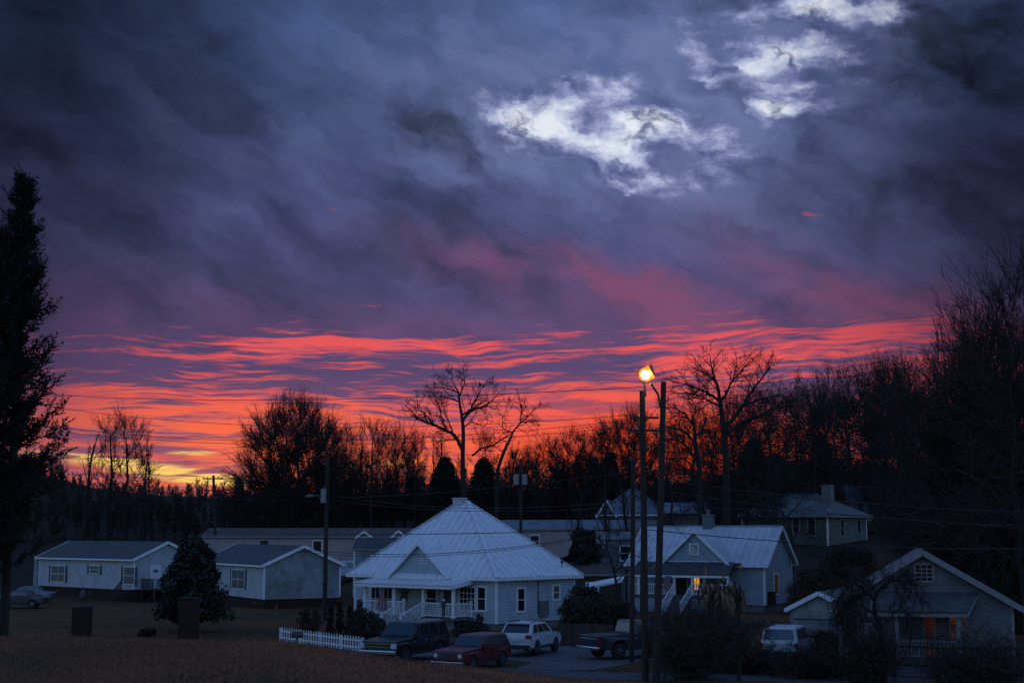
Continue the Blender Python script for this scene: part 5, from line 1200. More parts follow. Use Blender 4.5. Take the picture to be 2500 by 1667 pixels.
def sprays(rng, Q, D, tw, tl, r, up=.22, jit=.27, back=.9):
    """tw twigs at every tip, each with side shoots and fine ends"""
    n_ = lambda a: a / np.maximum(np.linalg.norm(a, axis=1, keepdims=True), 1e-6)
    Q = np.repeat(Q, tw, 0); D = np.repeat(n_(D), tw, 0); m = len(Q); L = tl * rng.uniform(.45, 1.25, (m, 1))
    p0 = Q - D * rng.uniform(0, back, (m, 1)); d = n_(D * .85 + rng.normal(0, jit, (m, 3)) + np.array([0, 0, up])); p1 = p0 + d * L * .5; d2 = n_(d + rng.normal(0, .22, (m, 3)) + np.array([0, 0, up * .4])); p2 = p1 + d2 * L * .5
    c = lambda a, b, x, y: np.concatenate([a, b, np.full((len(a), 1), x), np.full((len(a), 1), y)], 1)
    out = [c(p0, p1, r, r * .8), c(p1, p2, r * .8, r * .55)]
    for k in range(4):
        t = rng.uniform(.1, .95, (m, 1)); a = np.where(t < .5, p0 + (p1 - p0) * t * 2, p1 + (p2 - p1) * (t * 2 - 1)); e_ = n_(d + rng.normal(0, .38, (m, 3)) + np.array([0, 0, up * .5])); b = a + e_ * L * rng.uniform(.25, .55, (m, 1)); out.append(c(a, b, r * .65, r * .45))
        g = n_(e_ + rng.normal(0, .34, (m, 3))); q = a + (b - a) * rng.uniform(.3, .9, (m, 1)); out.append(c(q, q + g * L * rng.uniform(.12, .3, (m, 1)), r * .5, r * .4))
    return np.concatenate(out)
def crown_tree_meshes(h, rad, bare, seed, limbs=30, tips=300, tw=7, ecc=1.0, min_r=.020, tl=2.0, lean=0.0, up=.22, jit=.27):
    """trunk, ascending limbs, then branchlets filling a dome, each ending in a spray of twigs"""
    rng = np.random.default_rng(seed); segs = []; r0 = h * .019; axis_ = []; zt = h * .78
    for i in range(9): t = i / 8; axis_.append(np.array([lean * t * h + rng.normal(0, .012 * h * t), rng.normal(0, .012 * h * t), zt * t - (.4 if i == 0 else 0)]))
    mb = MB(); mb.tube(axis_, [r0 * (1.1 - .95 * i / 8) for i in range(9)], 9)
    def dome(u):
        while True:
            p = rng.uniform(-1, 1, 3); p[2] = abs(p[2]) * 1.0
            n_ = np.linalg.norm(p * np.array([1, 1, 1]))
            if u < n_ < 1: break
        z = bare * h * .85 + (h - bare * h * .85) * (p[2] ** .9) if rng.uniform() < .8 else bare * h * (.7 + .5 * rng.uniform())
        f = 1.0 - .22 * max(0.0, (.35 - p[2]))
        lump = 1 + .10 * math.sin(3 * math.atan2(p[1], p[0]) + seed) + .07 * math.sin(7 * math.atan2(p[1], p[0]) + p[2] * 5)
        return np.array([p[0] * rad * ecc * f * lump, p[1] * rad * f * lump, z])
    nodes = [(a, r0 * (1 - .9 * i / 8)) for i, a in enumerate(axis_) if a[2] > bare * h * .5]
    def reach(q, rb, k, jit):
        P_ = np.array([a for a, _ in nodes]); d = q - P_; dist = np.linalg.norm(d, axis=1); asc = d[:, 2] / np.maximum(dist, 1e-6)
        j = int(np.argmin(dist * (1 + 2.2 * np.maximum(0, .45 - asc)))); a, ra = nodes[j]; rs = min(ra * .7, rb); pv = a; out_ = []
        up_ = np.array([0, 0, .16 * dist[j]])
        for i in range(1, k + 1):
            t = i / k; c = a + (q - a) * t + up_ * (math.sin(math.pi * t) * (.5 if up < .1 else -.6)) + rng.normal(0, jit, 3) * (1 if i < k else 0); rr = rs * (1 - .6 * t) + min_r * .5 * t
            segs.append((*pv, *c, rs * (1 - .6 * (i - 1) / k) + min_r * .5 * (i - 1) / k, rr)); pv = c; out_.append((c, rr))
        nodes.extend(out_); return pv, (q - a) / max(dist[j], 1e-6), rr
    for i in range(limbs): reach(dome(.35), r0 * .42, 6, .02 * h * .5)
    Q, D = [], []
    for i in range(tips):
        q, d, rr = reach(dome(.5), r0 * .12, 4, .012 * h * .5); Q.append(q); D.append(d)
    cen = np.array([0, 0, h * .45]); out_ = np.array(Q) - cen; out_ /= np.linalg.norm(out_, axis=1, keepdims=True)
    sp_ = sprays(rng, np.array(Q), np.array(D) * .5 + out_ * .6, tw, tl, min_r, up, jit)
    segs = np.concatenate([np.array(segs), sp_])
    v, f = seg_mesh(segs); m1 = bpy.data.meshes.new('trunk'); m1.from_pydata([tuple(p) for p in mb.v], [], mb.f); m1.materials.append(M['bark']); m2 = np_mesh('crown', v, f); m2.materials.append(M['twig']); return m1, m2
TREES = {}
def place_tree(key, px, Y, py_top, label, name='bare_tree', group='bare trees along the skyline', rot=0.0, cat='tree', wide=1.0, x=None):
    m1, m2, h = TREES[key]; p = at(px, 1300, Y); z = gz(p.x, Y); top = at(px, py_top, Y).z; s = (top - z) / h
    r = thing(name, label, cat, (p.x, Y, z), rot, group); r.scale = (s * wide, s * wide, s)
    for nm, me in (('trunk', m1), ('crown', m2)): o = bpy.data.objects.new(nm, me); COL.objects.link(o); o.parent = r
    return r
def reg(key, *a, **k):
    m1, m2 = bare_tree_meshes(*a, **k); z = np.empty(len(m2.vertices) * 3, np.float32); m2.vertices.foreach_get('co', z)
    TREES[key] = (m1, m2, float(np.percentile(z[2::3], 99.7)))
def reg2(key, *a, **k):
    m1, m2 = crown_tree_meshes(*a, **k); z = np.empty(len(m2.vertices) * 3, np.float32); m2.vertices.foreach_get('co', z); TREES[key] = (m1, m2, float(np.percentile(z[2::3], 99.7)))
reg2('round', 18, 7.6, .10, 11, limbs=70, tips=1000, tw=8, tl=2.3, min_r=.021); reg2('oak1', 17, 6.0, .2, 12, limbs=34, tips=420, tw=7, tl=2.1); reg2('oak2', 16, 4.8, .26, 13, limbs=30, tips=300, tw=7, tl=2.0, lean=.04)
reg2('tall1', 16, 2.1, .34, 14, limbs=22, tips=48, tw=6, tl=1.6, min_r=.017); reg2('tall2', 16, 2.6, .40, 15, limbs=22, tips=54, tw=6, tl=1.7, min_r=.017); reg2('tall3', 15, 2.3, .3, 16, limbs=22, tips=48, tw=6, tl=1.6, min_r=.017, lean=.05)
reg('thin1', 'thin', 12, 3); reg('thin2', 'thin', 12, 8); reg('thin3', 'thin', 12, 15)
reg2('spread1', 17, 6.4, .3, 17, up=-.02, jit=.36, limbs=26, tips=200, tw=7, tl=2.4); reg2('spread2', 17, 5.6, .28, 18, up=-.02, jit=.36, limbs=24, tips=200, tw=7, tl=2.4, lean=.05); reg2('spread3', 17, 5.2, .3, 19, up=-.02, jit=.36, limbs=24, tips=190, tw=7, tl=2.4, lean=-.06)

reg2('open1', 16, 4.6, .3, 21, up=-.02, jit=.36, limbs=24, tips=130, tw=6, tl=2.4, min_r=.019); reg2('open2', 16, 4.4, .34, 22, up=-.02, jit=.36, limbs=22, tips=120, tw=6, tl=2.4, min_r=.019, lean=.04)
# left-hand skyline
place_tree('tall1', 262, 172, 984, 'tallest of the slim bare trees over the yellow horizon'); place_tree('tall2', 305, 172, 1006, 'middle slim bare tree over the yellow horizon', rot=70)
place_tree('tall3', 338, 168, 1040, 'slim bare tree at the right of the yellow horizon cluster', rot=20); place_tree('thin1', 206, 176, 1056, 'shorter thin bare tree left of the slim cluster')
place_tree('thin2', 160, 180, 1100, 'small thin bare tree beside the big cedar'); place_tree('thin3', 372, 178, 1102, 'low thin bare tree right of the slim cluster', rot=50)
# the round oak and the trees right of it
place_tree('round', 722, 166, 972, 'broad round crowned bare oak behind the street lamp pole', wide=1.0)
place_tree('spread2', 845, 170, 1032, 'leaning bare tree at the right of the round oak', rot=60, wide=.62)
for i, (px, Y, t, k, rt, lb) in enumerate([(905, 166, 1012, 'tall2', 10, 'bare tree with a narrow crown right of the round oak'), (868, 176, 1050, 'thin2', 80, 'thin bare tree in the gap beside the round oak'), (955, 172, 1028, 'spread3', 200, 'dense bare tree mid way between oak and open tree'),
    (1012, 168, 1022, 'tall1', 130, 'upright bare tree left of the open branched tree'), (985, 176, 1085, 'oak2', 15, 'low dense bare tree below the narrow crowned ones'), (1062, 172, 1060, 'tall3', 240, 'bare tree just left of the open branched trunk'),
    (1090, 176, 1052, 'thin3', 20, 'thin bare tree behind the open branched trunk'), (1185, 166, 1045, 'tall2', 200, 'faint bare tree between open trunk and its side stem'), (1235, 180, 1072, 'thin1', 10, 'thin bare tree under the side stem with the bird'),
    (1268, 182, 1090, 'oak2', 90, 'low bushy bare tree right of the bird stem'), (1330, 186, 1062, 'spread2', 120, 'bare tree left of the woods before the poles'), (1395, 186, 1042, 'oak2', 200, 'rounded bare tree nearer the pole pair'), (1300, 178, 1080, 'tall3', 0, 'narrow bare tree in the orange gap'),
    (1440, 188, 1062, 'spread1', 30, 'bare tree with tangled crown left of the slim pole'), (1500, 190, 1005, 'spread3', 75, 'twiggy bare tree touching the floodlight pole'), (1545, 192, 990, 'oak2', 160, 'bare crown directly behind the floodlight pole'), (1470, 195, 1030, 'tall1', 300, 'upright bare tree behind the slim pole')]):
    place_tree(k, px, Y, t, lb, rot=rt, wide=.9)
# right-hand wood
for (px, Y, t, k, rt, w, lb) in [(1632, 208, 1000, 'open1', 11, .95, 'thin crowned bare tree just right of the pole pair'), (1690, 212, 968, 'open2', 300, 1.0, 'bare tree filling between the pole pair and the forked oak'), (1742, 210, 952, 'open1', 99, 1.0, 'bare crown hidden behind the forked oak trunk'), (1800, 208, 965, 'open2', 210, 1.0, 'bare crown under the right limb of the forked oak'), (1858, 206, 950, 'open1', 260, .95, 'bare crown at the right tip of the forked oak'), (1905, 200, 962, 'open1', 61, .8, 'bare crown left of the chimney of the hip roof house'), (1955, 206, 935, 'open2', 100, .9, 'full bare crown above the hip roof house chimney'), (2020, 214, 905, 'open1', 150, .8, 'bare crown between the leaning tree and the tall spreading one'), (2085, 212, 892, 'open2', 200, .9, 'rounded bare crown at the top of the slope'), (2140, 205, 882, 'open1', 77, .8, 'bare tree with ragged top left of the tallest wood'), (2195, 204, 872, 'open2', 20, .8, 'bare rounded tree behind the high twisted limbs'), (1820, 158, 955, 'spread2', 10, .8, 'bare tree behind the wide forked oak'),
    (1885, 174, 940, 'tall2', 33, 1.2, 'upright bare tree right of the wide forked oak'), (1985, 174, 918, 'spread3', 140, .8, 'bare tree leaning over the hip roof house'),
    (2050, 202, 890, 'spread1', 20, .85, 'tall spreading bare tree at the top of the slope'), (2165, 196, 868, 'spread2', 250, .85, 'bare tree with high twisted limbs'), (2215, 184, 870, 'oak1', 33, .8, 'bare tree over the dark roofed house'),
    (2240, 120, 905, 'spread3', 20, .6, 'near bare tree with drooping branch ends'),
    (2320, 104, 850, 'spread1', 310, .6, 'tall bare tree crowding the upper part of the wood'), (2405, 94, 750, 'oak1', 10, .6, 'big near bare tree with a dense dark crown'), (2500, 84, 610, 'spread2', 100, .7, 'tallest near bare tree cut by the frame'),
    (2450, 104, 810, 'oak2', 40, .8, 'dense bare tree filling below the tallest one'), (2530, 96, 760, 'oak1', 140, 1.0, 'bare tree at the frame edge behind the tallest')]:
    place_tree(k, px, Y, t, lb, rot=rt, wide=w)

for (px, Y, t, k, rt, lb) in [(1400, 140, 1168, 'thin1', 0, 'thin bare tree before the long trailer roof'), (1478, 146, 1128, 'thin2', 40, 'thin bare tree before the blue roofed house, left side'), (1528, 150, 1150, 'thin3', 90, 'thin bare tree before the blue roofed house, right side'), (1640, 150, 1110, 'tall2', 10, 'small bare tree at the foot of the red gap'), (1715, 160, 1060, 'tall1', 77, 'slight bare tree standing in the red gap')]:
    place_tree(k, px, Y, t, lb, rot=rt, wide=1.1)
# trees whose limbs are told apart: limbs traced as solid tapered branches, twigs grown from them
def limb_tree(name, label, base_px, base_py, Y, limbs, seed, P, twig_every=.5, group=None, depth=2.0):
    b = at(base_px, base_py, Y); z = gz(b.x, Y); rng = np.random.default_rng(seed); r = thing(name, label, 'tree', (b.x, Y, z), 0, group)
    org = np.array((b.x, Y, z)); mb = MB(); tr = MB(); segs = []
    for li, (pts, r0, r1) in enumerate(limbs):
        y_off = 0 if li == 0 else rng.uniform(-1, 1) * depth; W_ = []
        for i, (px, py) in enumerate(pts):
            q = np.array(at(px, py, Y)); q[1] += y_off * (i / max(1, len(pts) - 1)); W_.append(q - org)
        if li == 0: W_[0][2] = -.4
        # smooth with a Catmull-Rom pass
        S = []
        for i in range(len(W_) - 1):
            a, b_, c, d = W_[max(i - 1, 0)], W_[i], W_[i + 1], W_[min(i + 2, len(W_) - 1)]
            for t in np.linspace(0, 1, 5)[:-1]: S.append(.5 * ((2 * b_) + (c - a) * t + (2 * a - 5 * b_ + 4 * c - d) * t * t + (3 * b_ - a - 3 * c + d) * t ** 3) + rng.normal(0, .035, 3) * (1 if li else 0))
        S.append(W_[-1]); rr = [r0 + (r1 - r0) * i / (len(S) - 1) for i in range(len(S))]
        (tr if li == 0 else mb).tube(S, rr, 7 if li else 9)
        if li == 0 and len(limbs) > 1: continue
        ln = sum(np.linalg.norm(S[i + 1] - S[i]) for i in range(len(S) - 1)); k = int(ln / twig_every)
        for j in range(k):
            t = .12 + .88 * (j + rng.uniform(0, 1)) / k; i = min(int(t * (len(S) - 1)), len(S) - 2); q = S[i] + (S[i + 1] - S[i]) * rng.uniform(); dd = S[i + 1] - S[i]; dd /= np.linalg.norm(dd)
            side = rng.normal(0, 1, 3); side -= dd * side.dot(dd); side /= np.linalg.norm(side); an = RAD(rng.uniform(35, 65)); nd = dd * math.cos(an) + side * math.sin(an)
            grow(rng, q, nd, P['len'] * rng.uniform(.6, 1.25) * (1.1 - .5 * t), min(rr[i] * .55, .05), 1, segs, P)
    tr.build('trunk', M['bark'], r)
    v, f = seg_mesh(segs); n0 = len(mb.v); lv = np.array(mb.v) if mb.v else np.zeros((0, 3))
    me = bpy.data.meshes.new('crown'); q4 = [fc for fc in mb.f]
    me.from_pydata([tuple(p) for p in mb.v] + [tuple(p) for p in v], [], q4 + [tuple(int(i) + n0 for i in fc) for fc in f]); link_mesh('crown', me, M['twig'], r)
    return r
Z2 = lambda l: [(540 + a * .3444, 850 + b * .3444) for a, b in l]; Z3 = lambda l: [(1250 + a * .319, 820 + b * .319) for a, b in l]
TW = dict(levels=3, pieces=(4, 5, 3, 2), wiggle=.14, lift=(0, .15, .12, .1), kids=(0, 6, 4), angle=(40, 42, 42), ratio=(.5, .5, .5), bare=.2, min_r=.016, len=2.1, kr=.6)
limb_tree('open_branched_tree', 'open branched bare tree with a perched bird, behind the cottage roof', 1134, 1330, 142, [
    (Z2([(1725, 1450), (1722, 1100), (1715, 900), (1712, 760), (1716, 600), (1705, 480), (1690, 390), (1680, 310), (1655, 265)]), .33, .05),
    (Z2([(1708, 720), (1680, 660), (1640, 612), (1560, 570), (1500, 545), (1440, 525), (1380, 480), (1310, 410)]), .22, .04),
    (Z2([(1510, 548), (1450, 470), (1400, 430), (1390, 370)]), .10, .03), (Z2([(1600, 590), (1560, 480), (1530, 370), (1510, 340)]), .09, .03),
    (Z2([(1712, 510), (1760, 450), (1810, 425), (1870, 410), (1930, 360), (1970, 300)]), .16, .03), (Z2([(1715, 470), (1770, 430), (1800, 370), (1840, 300), (1880, 235)]), .11, .025),
    (Z2([(1685, 340), (1720, 270), (1730, 230), (1720, 180)]), .08, .02), (Z2([(1680, 310), (1620, 290), (1565, 270), (1555, 230)]), .08, .02), (Z2([(1655, 265), (1640, 210), (1635, 155)]), .06, .02), (Z2([(1690, 380), (1600, 350), (1520, 340)]), .09, .02),
    (Z2([(1718, 560), (1780, 520), (1850, 545), (1890, 530)]), .08, .02), (Z2([(1660, 640), (1620, 540), (1590, 470), (1580, 400)]), .10, .02)], 4, TW, .36)
limb_tree('side_stem_tree', 'bare stem rising right of the open branched tree, a bird on top', 1222, 1330, 146, [
    (Z2([(1950, 1450), (1955, 1000), (1965, 850), (2010, 720), (2040, 660), (2070, 590)]), .26, .10), (Z2([(2070, 590), (2110, 540), (2160, 490), (2195, 455), (2230, 405)]), .10, .03), (Z2([(2060, 600), (2000, 560), (1995, 500), (2010, 450)]), .08, .02), (Z2([(2120, 530), (2120, 470), (2130, 410), (2095, 380)]), .07, .02),
    (Z2([(1780, 760), (1840, 710), (1920, 690), (1990, 640), (2050, 600)]), .12, .05), (Z2([(2130, 520), (2190, 510), (2225, 500)]), .05, .02)], 9, TW, .34)
limb_tree('forked_oak', 'wide forked bare oak behind the blue gabled house', 1772, 1310, 145, [
    (Z3([(1640, 1650), (1640, 1100), (1630, 800), (1612, 640), (1600, 540), (1590, 480)]), .42, .17), (Z3([(1590, 480), (1575, 400), (1550, 320), (1525, 240), (1510, 150)]), .2, .04), (Z3([(1590, 500), (1540, 460), (1470, 420), (1400, 390), (1310, 360), (1220, 345)]), .17, .03),
    (Z3([(1595, 540), (1500, 490), (1440, 450), (1350, 430), (1260, 420)]), .13, .03), (Z3([(1600, 490), (1660, 400), (1700, 300), (1720, 200)]), .17, .03), (Z3([(1620, 700), (1690, 640), (1760, 540), (1820, 440), (1880, 360), (1940, 280), (1985, 200)]), .24, .04), (Z3([(1760, 545), (1850, 500), (1950, 470), (2050, 450), (2100, 440)]), .13, .03),
    (Z3([(1640, 760), (1760, 660), (1880, 620), (1980, 560), (2090, 480), (2180, 380)]), .19, .03), (Z3([(1560, 350), (1470, 280), (1420, 230)]), .10, .02), (Z3([(1680, 350), (1760, 260), (1800, 200)]), .1, .02)], 14, dict(TW, len=2.7, kids=(0, 6, 5)), .30)
limb_tree('arching_tree', 'bare tree with limbs arching to the left across the red gap', 1690, 1310, 139, [
    (Z3([(1440, 1650), (1440, 1300), (1430, 1000), (1410, 850), (1395, 700), (1380, 620)]), .30, .11), (Z3([(1425, 900), (1380, 800), (1310, 730), (1230, 700), (1150, 690)]), .17, .04), (Z3([(1430, 1000), (1360, 860), (1290, 800), (1210, 780)]), .15, .03), (Z3([(1395, 700), (1330, 600), (1260, 550), (1190, 540)]), .12, .03), (Z3([(1380, 620), (1400, 560), (1370, 500), (1300, 480)]), .1, .02),
    (Z3([(1435, 1080), (1340, 960), (1260, 930), (1190, 940)]), .12, .03), (Z3([(1400, 780), (1470, 700), (1500, 620)]), .12, .03), (Z3([(1435, 1150), (1330, 1050), (1240, 1040)]), .1, .02)], 21, dict(TW, len=2.3, kids=(0, 6, 4)), .30)
# birds
for (px, py, Y, lb) in ((1172, 940, 142, 'small dark bird perched high in the open branched tree'), (1273, 992, 146, 'small dark bird on the tip of the side stem')):
    mb = MB(); mb.tube([(-.02, 0, -.30), (-.01, 0, -.18), (.0, 0, 0), (.03, 0, .14), (.05, 0, .20)], [.02, .06, .12, .09, .05], 10); mb.lathe([(.0, -.09), (.07, -.05), (.085, 0), (.06, .06), (.0, .085)], (.07, 0, .23), 10); mb.tube([(.13, 0, .23), (.21, 0, .21)], [.03, .004], 6)
    mb.tube([(-.01, .03, -.1), (0, .03, -.22)], .012, 4); mb.tube([(-.01, -.03, -.1), (0, -.03, -.22)], .012, 4)
    o = mb.build('bird', M['bird'], smooth=True); o.location = at(px, py, Y); o.rotation_euler.z = RAD(200); tag(o, lb, 'bird', 'perched birds')

# ------------------------------------------------------------------ foliage
def leaf_cloud(rng, centres, radii, per, size, flat=.0, thin=1.0):
    """small two-sided leaves scattered round the centres"""
    c = np.repeat(np.asarray(centres), per, 0); rad = np.repeat(np.asarray(radii), per)[:, None]
    o = rng.normal(0, 1, c.shape); o /= np.linalg.norm(o, axis=1, keepdims=True); o *= rng.uniform(.1, 1, (len(c), 1)) ** .5 * rad; o[:, 2] *= 1 - flat
    p = c + o; a = rng.normal(0, 1, p.shape); a /= np.linalg.norm(a, axis=1, keepdims=True); b = rng.normal(0, 1, p.shape); b -= a * (a * b).sum(1, keepdims=True); b /= np.linalg.norm(b, axis=1, keepdims=True)
    s = rng.uniform(.6, 1.4, (len(p), 1)) * size
    v = np.stack([p - a * s, p + b * s * .5 * thin, p + a * s, p - b * s * .5 * thin], 1).reshape(-1, 3); f = (np.arange(len(p)) * 4)[:, None] + np.arange(4)[None]
    return v, f
def cat_mesh(parts_, name):
    vs, fs, o = [], [], 0
    for v, f in parts_: vs.append(v); fs.append(f + o); o += len(v)
    return np_mesh(name, np.concatenate(vs), np.concatenate(fs))

# big cedar at the left edge
def cedar(name, label, base, height, seed, rmax, z0=.5, group=None, sprays=7, pw=.95):
    rng = np.random.default_rng(seed); r = thing(name, label, 'tree', base, 0, group); mb = MB()
    mb.tube([(0, 0, -.5), (.05, 0, height * .5), (0, 0, height * .97)], [height * .010, height * .008, .02], 9); mb.build('trunk', M['bark'], r)
    segs, lv = [], []
    def spray(p, d, ln):                                    # a flat feathered tip: scale leaves set along short twigs
        d = d / np.linalg.norm(d); q = p + d * ln; segs.append((*p, *q, .012, .004)); k = max(4, int(ln / .055))
        s_ = np.cross(d, rng.normal(0, 1, 3)); s_ /= np.linalg.norm(s_)
        for j in range(k):
            t = (j + rng.uniform()) / k; c = p + d * ln * t; sg = 1 if j % 2 else -1; l2 = ln * (.42 - .26 * t) * rng.uniform(.7, 1.3) + .05
            a = d * .75 + s_ * sg * .65 + rng.normal(0, .18, 3); a /= np.linalg.norm(a); w = np.cross(a, rng.normal(0, 1, 3)); w *= (.022 + .012 * rng.uniform()) / np.linalg.norm(w)
            lv.append((c - w * .4, c + a * l2 * .45 + w, c + a * l2, c + a * l2 * .45 - w))
    z = z0
    while z < height * .985:
        t = z / height; full = rmax * (.55 + .45 * min(1.0, t / .42)) * (1 - t) ** pw * (.95 + .33 * math.sin(z * 1.9 + seed) + .22 * math.sin(z * 4.3)) * rng.uniform(.7, 1.2) + .18
        for b_ in range(rng.integers(4, 7)):
            a = rng.uniform(0, 6.283); ln = full * rng.choice([.45, .65, .85, 1.0, 1.35]) * rng.uniform(.85, 1.15); k = 6; p = np.array([0, 0, z + rng.uniform(-.2, .2)]); d = np.array([math.cos(a), math.sin(a), .05 + .75 * t])
            for j in range(k):
                d = d + np.array([0, 0, .10]) + rng.normal(0, .10, 3); d /= np.linalg.norm(d); q = p + d * ln / k; segs.append((*p, *q, .04 * (1 - j / k) + .01, .04 * (1 - (j + 1) / k) + .008)); p = q
                for s_ in range(sprays if j else sprays // 2):
                    n_ = rng.normal(0, 1, 3); n_ -= d * n_.dot(d); n_ /= np.linalg.norm(n_); spray(p - d * ln / k * rng.uniform(), d * .8 + n_ * rng.uniform(.5, 1.0) + np.array([0, 0, .15]), rng.uniform(.22, .50) * (1.15 - .45 * t))
            spray(p, d, .5)
        z += rng.uniform(.22, .52) * (1.2 - .5 * t)
    spray(np.array([0, 0, height * .95]), np.array([0, 0, 1.]), .5)
    v = np.array(lv).reshape(-1, 3); f = np.arange(len(v)).reshape(-1, 4); sv, sf = seg_mesh(segs)
    link_mesh('crown', cat_mesh([(sv, sf), (v, f)], 'crown'), M['needle'], r); return r
c1_ = at(-48, 1300, 50); cedar('big_cedar', 'broad dark cedar half cut off by the left frame edge', (c1_.x, 50, gz(c1_.x, 50)), at(-20, 570, 50).z - gz(c1_.x, 50), 5, 3.7, 3.0, pw=.8)
c2_ = at(20, 1300, 51); cedar('big_cedar', 'tallest dark cedar spire, standing just right of the broad cedar', (c2_.x, 51, gz(c2_.x, 51)), at(44, 430, 51).z - gz(c2_.x, 51), 8, 3.1, 4.4, pw=.9)
# evergreen and shrub builder
def shrub(name, label, px, py_b, py_t, wpx, Y, m, seed, dens=60, size=.07, stems=26, squash=0.0, cat='shrub', group=None, twig='twig', lumps=46, cone=0.0, gaps=.55, trunk=None):
    p = at(px, py_b, Y); z = gz(p.x, Y); h = at(px, py_t, Y).z - z; w = wpx * Y / F / 2; rng = np.random.default_rng(seed); r = thing(name, label, cat, (p.x, Y, z), 0, group)
    segs, cen, rd = [], [], []
    t0 = trunk if trunk else .0
    lumps = int(lumps * 2.2); dens = int(dens * .6)
    for i in range(lumps):
        t = t0 + (1 - t0) * rng.uniform(.02, .98); a = rng.uniform(0, 2 * math.pi); prof = (1 - (2 * (t - t0) / (1 - t0) - 1) ** 2) ** .5 if not cone else ((1 - (t - t0) / (1 - t0)) ** cone * min(1, (t - t0) * 8 + .4))
        rr = w * prof * rng.uniform(.25, 1.0) ** .6; c = np.array([rr * math.cos(a), rr * math.sin(a), h * t]); cen.append(c); rd.append(w * rng.uniform(.10, .24) * gaps / .55 * (.6 + .6 * prof))
        s0 = np.array([rng.uniform(-.12, .12) * w, rng.uniform(-.12, .12) * w, t0 * h * .6]); mid = (s0 + c) / 2 + rng.normal(0, .06 * w, 3); segs.append((*s0, *mid, .03, .02)); segs.append((*mid, *c, .02, .008))
        for k in range(5): e_ = c + rng.normal(0, 1, 3) * rd[-1] * .7; segs.append((*c, *e_, .010, .004))
    sv, sf = seg_mesh(segs); link_mesh('stems' if not trunk else 'branches', np_mesh('stems', sv, sf), M[twig], r)
    v, f = leaf_cloud(rng, cen, rd, dens, size, squash); link_mesh('foliage', np_mesh('foliage', v, f), M[m], r)
    if trunk: mb = MB(); mb.tube([(0, 0, -.3), (.03, .02, h * .4), (0, 0, h * .9)], [w * .075, w * .05, .02], 8); mb.build('trunk', M['bark'], r)
    return r
shrub('magnolia', 'dark rounded evergreen standing between the two white homes', 468, 1500, 1312, 176, 92, 'leaf', 3, dens=150, size=.15, lumps=100, cone=.55, trunk=.13, cat='tree', gaps=.60)
shrub('arborvitae', 'left of the clipped dark evergreens by the cottage corner', 806, 1536, 1474, 26, 88, 'needle', 5, 90, .05, lumps=30, cone=.4, group='clipped evergreens by the cottage')
shrub('arborvitae', 'middle clipped dark evergreen by the cottage corner', 830, 1536, 1468, 26, 88, 'needle', 6, 90, .05, lumps=30, cone=.4, group='clipped evergreens by the cottage')
shrub('arborvitae', 'clipped dark evergreen nearest the cottage porch', 854, 1536, 1476, 28, 87.5, 'needle', 7, 90, .05, lumps=30, cone=.4, group='clipped evergreens by the cottage')
shrub('rusty_shrub', 'rusty winter shrub left of the clipped evergreens', 755, 1535, 1480, 60, 88, 'leaf_rust', 8, 90, .05, lumps=40)
shrub('rusty_shrub', 'rusty shrub in front of the cottage porch railing', 1045, 1560, 1506, 62, 82, 'leaf_rust', 9, 90, .05, lumps=40)
shrub('porch_shrub', 'brown green shrub at the left end of the cottage porch', 885, 1545, 1486, 80, 84.5, 'leaf_dull', 10, 90, .05, lumps=46)
shrub('porch_shrub', 'low shrub behind the black truck beside the porch stairs', 925, 1545, 1512, 60, 82.5, 'leaf_dull', 12, 90, .05, lumps=40)
shrub('foundation_shrub', 'dark low shrub below the cottage front windows', 1150, 1548, 1518, 90, 84.0, 'leaf', 11, 90, .06, lumps=40)
shrub('foundation_shrub', 'spiky shrub under the paired cottage windows', 1172, 1540, 1496, 26, 86.5, 'leaf_dull', 13, 60, .07, lumps=20)
shrub('vine_shrub', 'climbing shrub at the left porch post of the cottage', 878, 1530, 1455, 26, 90.5, 'leaf_rust', 14, 40, .05, lumps=26, cone=.3)
shrub('round_shrub', 'large round dark shrub at the right corner of the cottage', 1428, 1560, 1432, 120, 83.5, 'leaf_dull', 15, 130, .07, lumps=90)
shrub('round_shrub', 'dark shrub between the round one and the slim pole', 1510, 1560, 1470, 100, 88, 'leaf_dull', 16, 110, .07, lumps=70)
shrub('dark_cedar', 'dense dark evergreen behind the right slope of the cottage roof', 1428, 1450, 1292, 118, 122, 'needle', 17, 170, .11, lumps=90, cat='tree', cone=.25)
shrub('yard_planter', 'small low dark clump on the lawn between the brick piers', 360, 1550, 1534, 46, 88, 'leaf', 18, 70, .05, lumps=24)
shrub('slope_shrub', 'brush at the foot of the slope right of the blue house', 1985, 1450, 1388, 150, 112, 'leaf_rust', 19, 120, .07, lumps=80, cone=.3)
shrub('slope_shrub', 'brush below the hip roof house on the slope', 2075, 1420, 1335, 180, 128, 'leaf_dull', 20, 120, .08, lumps=90, cone=.3)
shrub('slope_shrub', 'dark brush on the slope behind the white gabled house', 2280, 1430, 1330, 260, 112, 'leaf_dull', 21, 150, .08, lumps=120, cone=.3)
shrub('slope_shrub', 'dark thicket at the right edge behind the white house', 2460, 1470, 1290, 260, 92, 'leaf_dull', 22, 160, .08, lumps=140, cone=.3)
shrub('garage_hedge', 'low reddish hedge between the utility vehicle and garage', 2010, 1580, 1545, 130, 73, 'leaf_rust', 23, 120, .05, lumps=60)
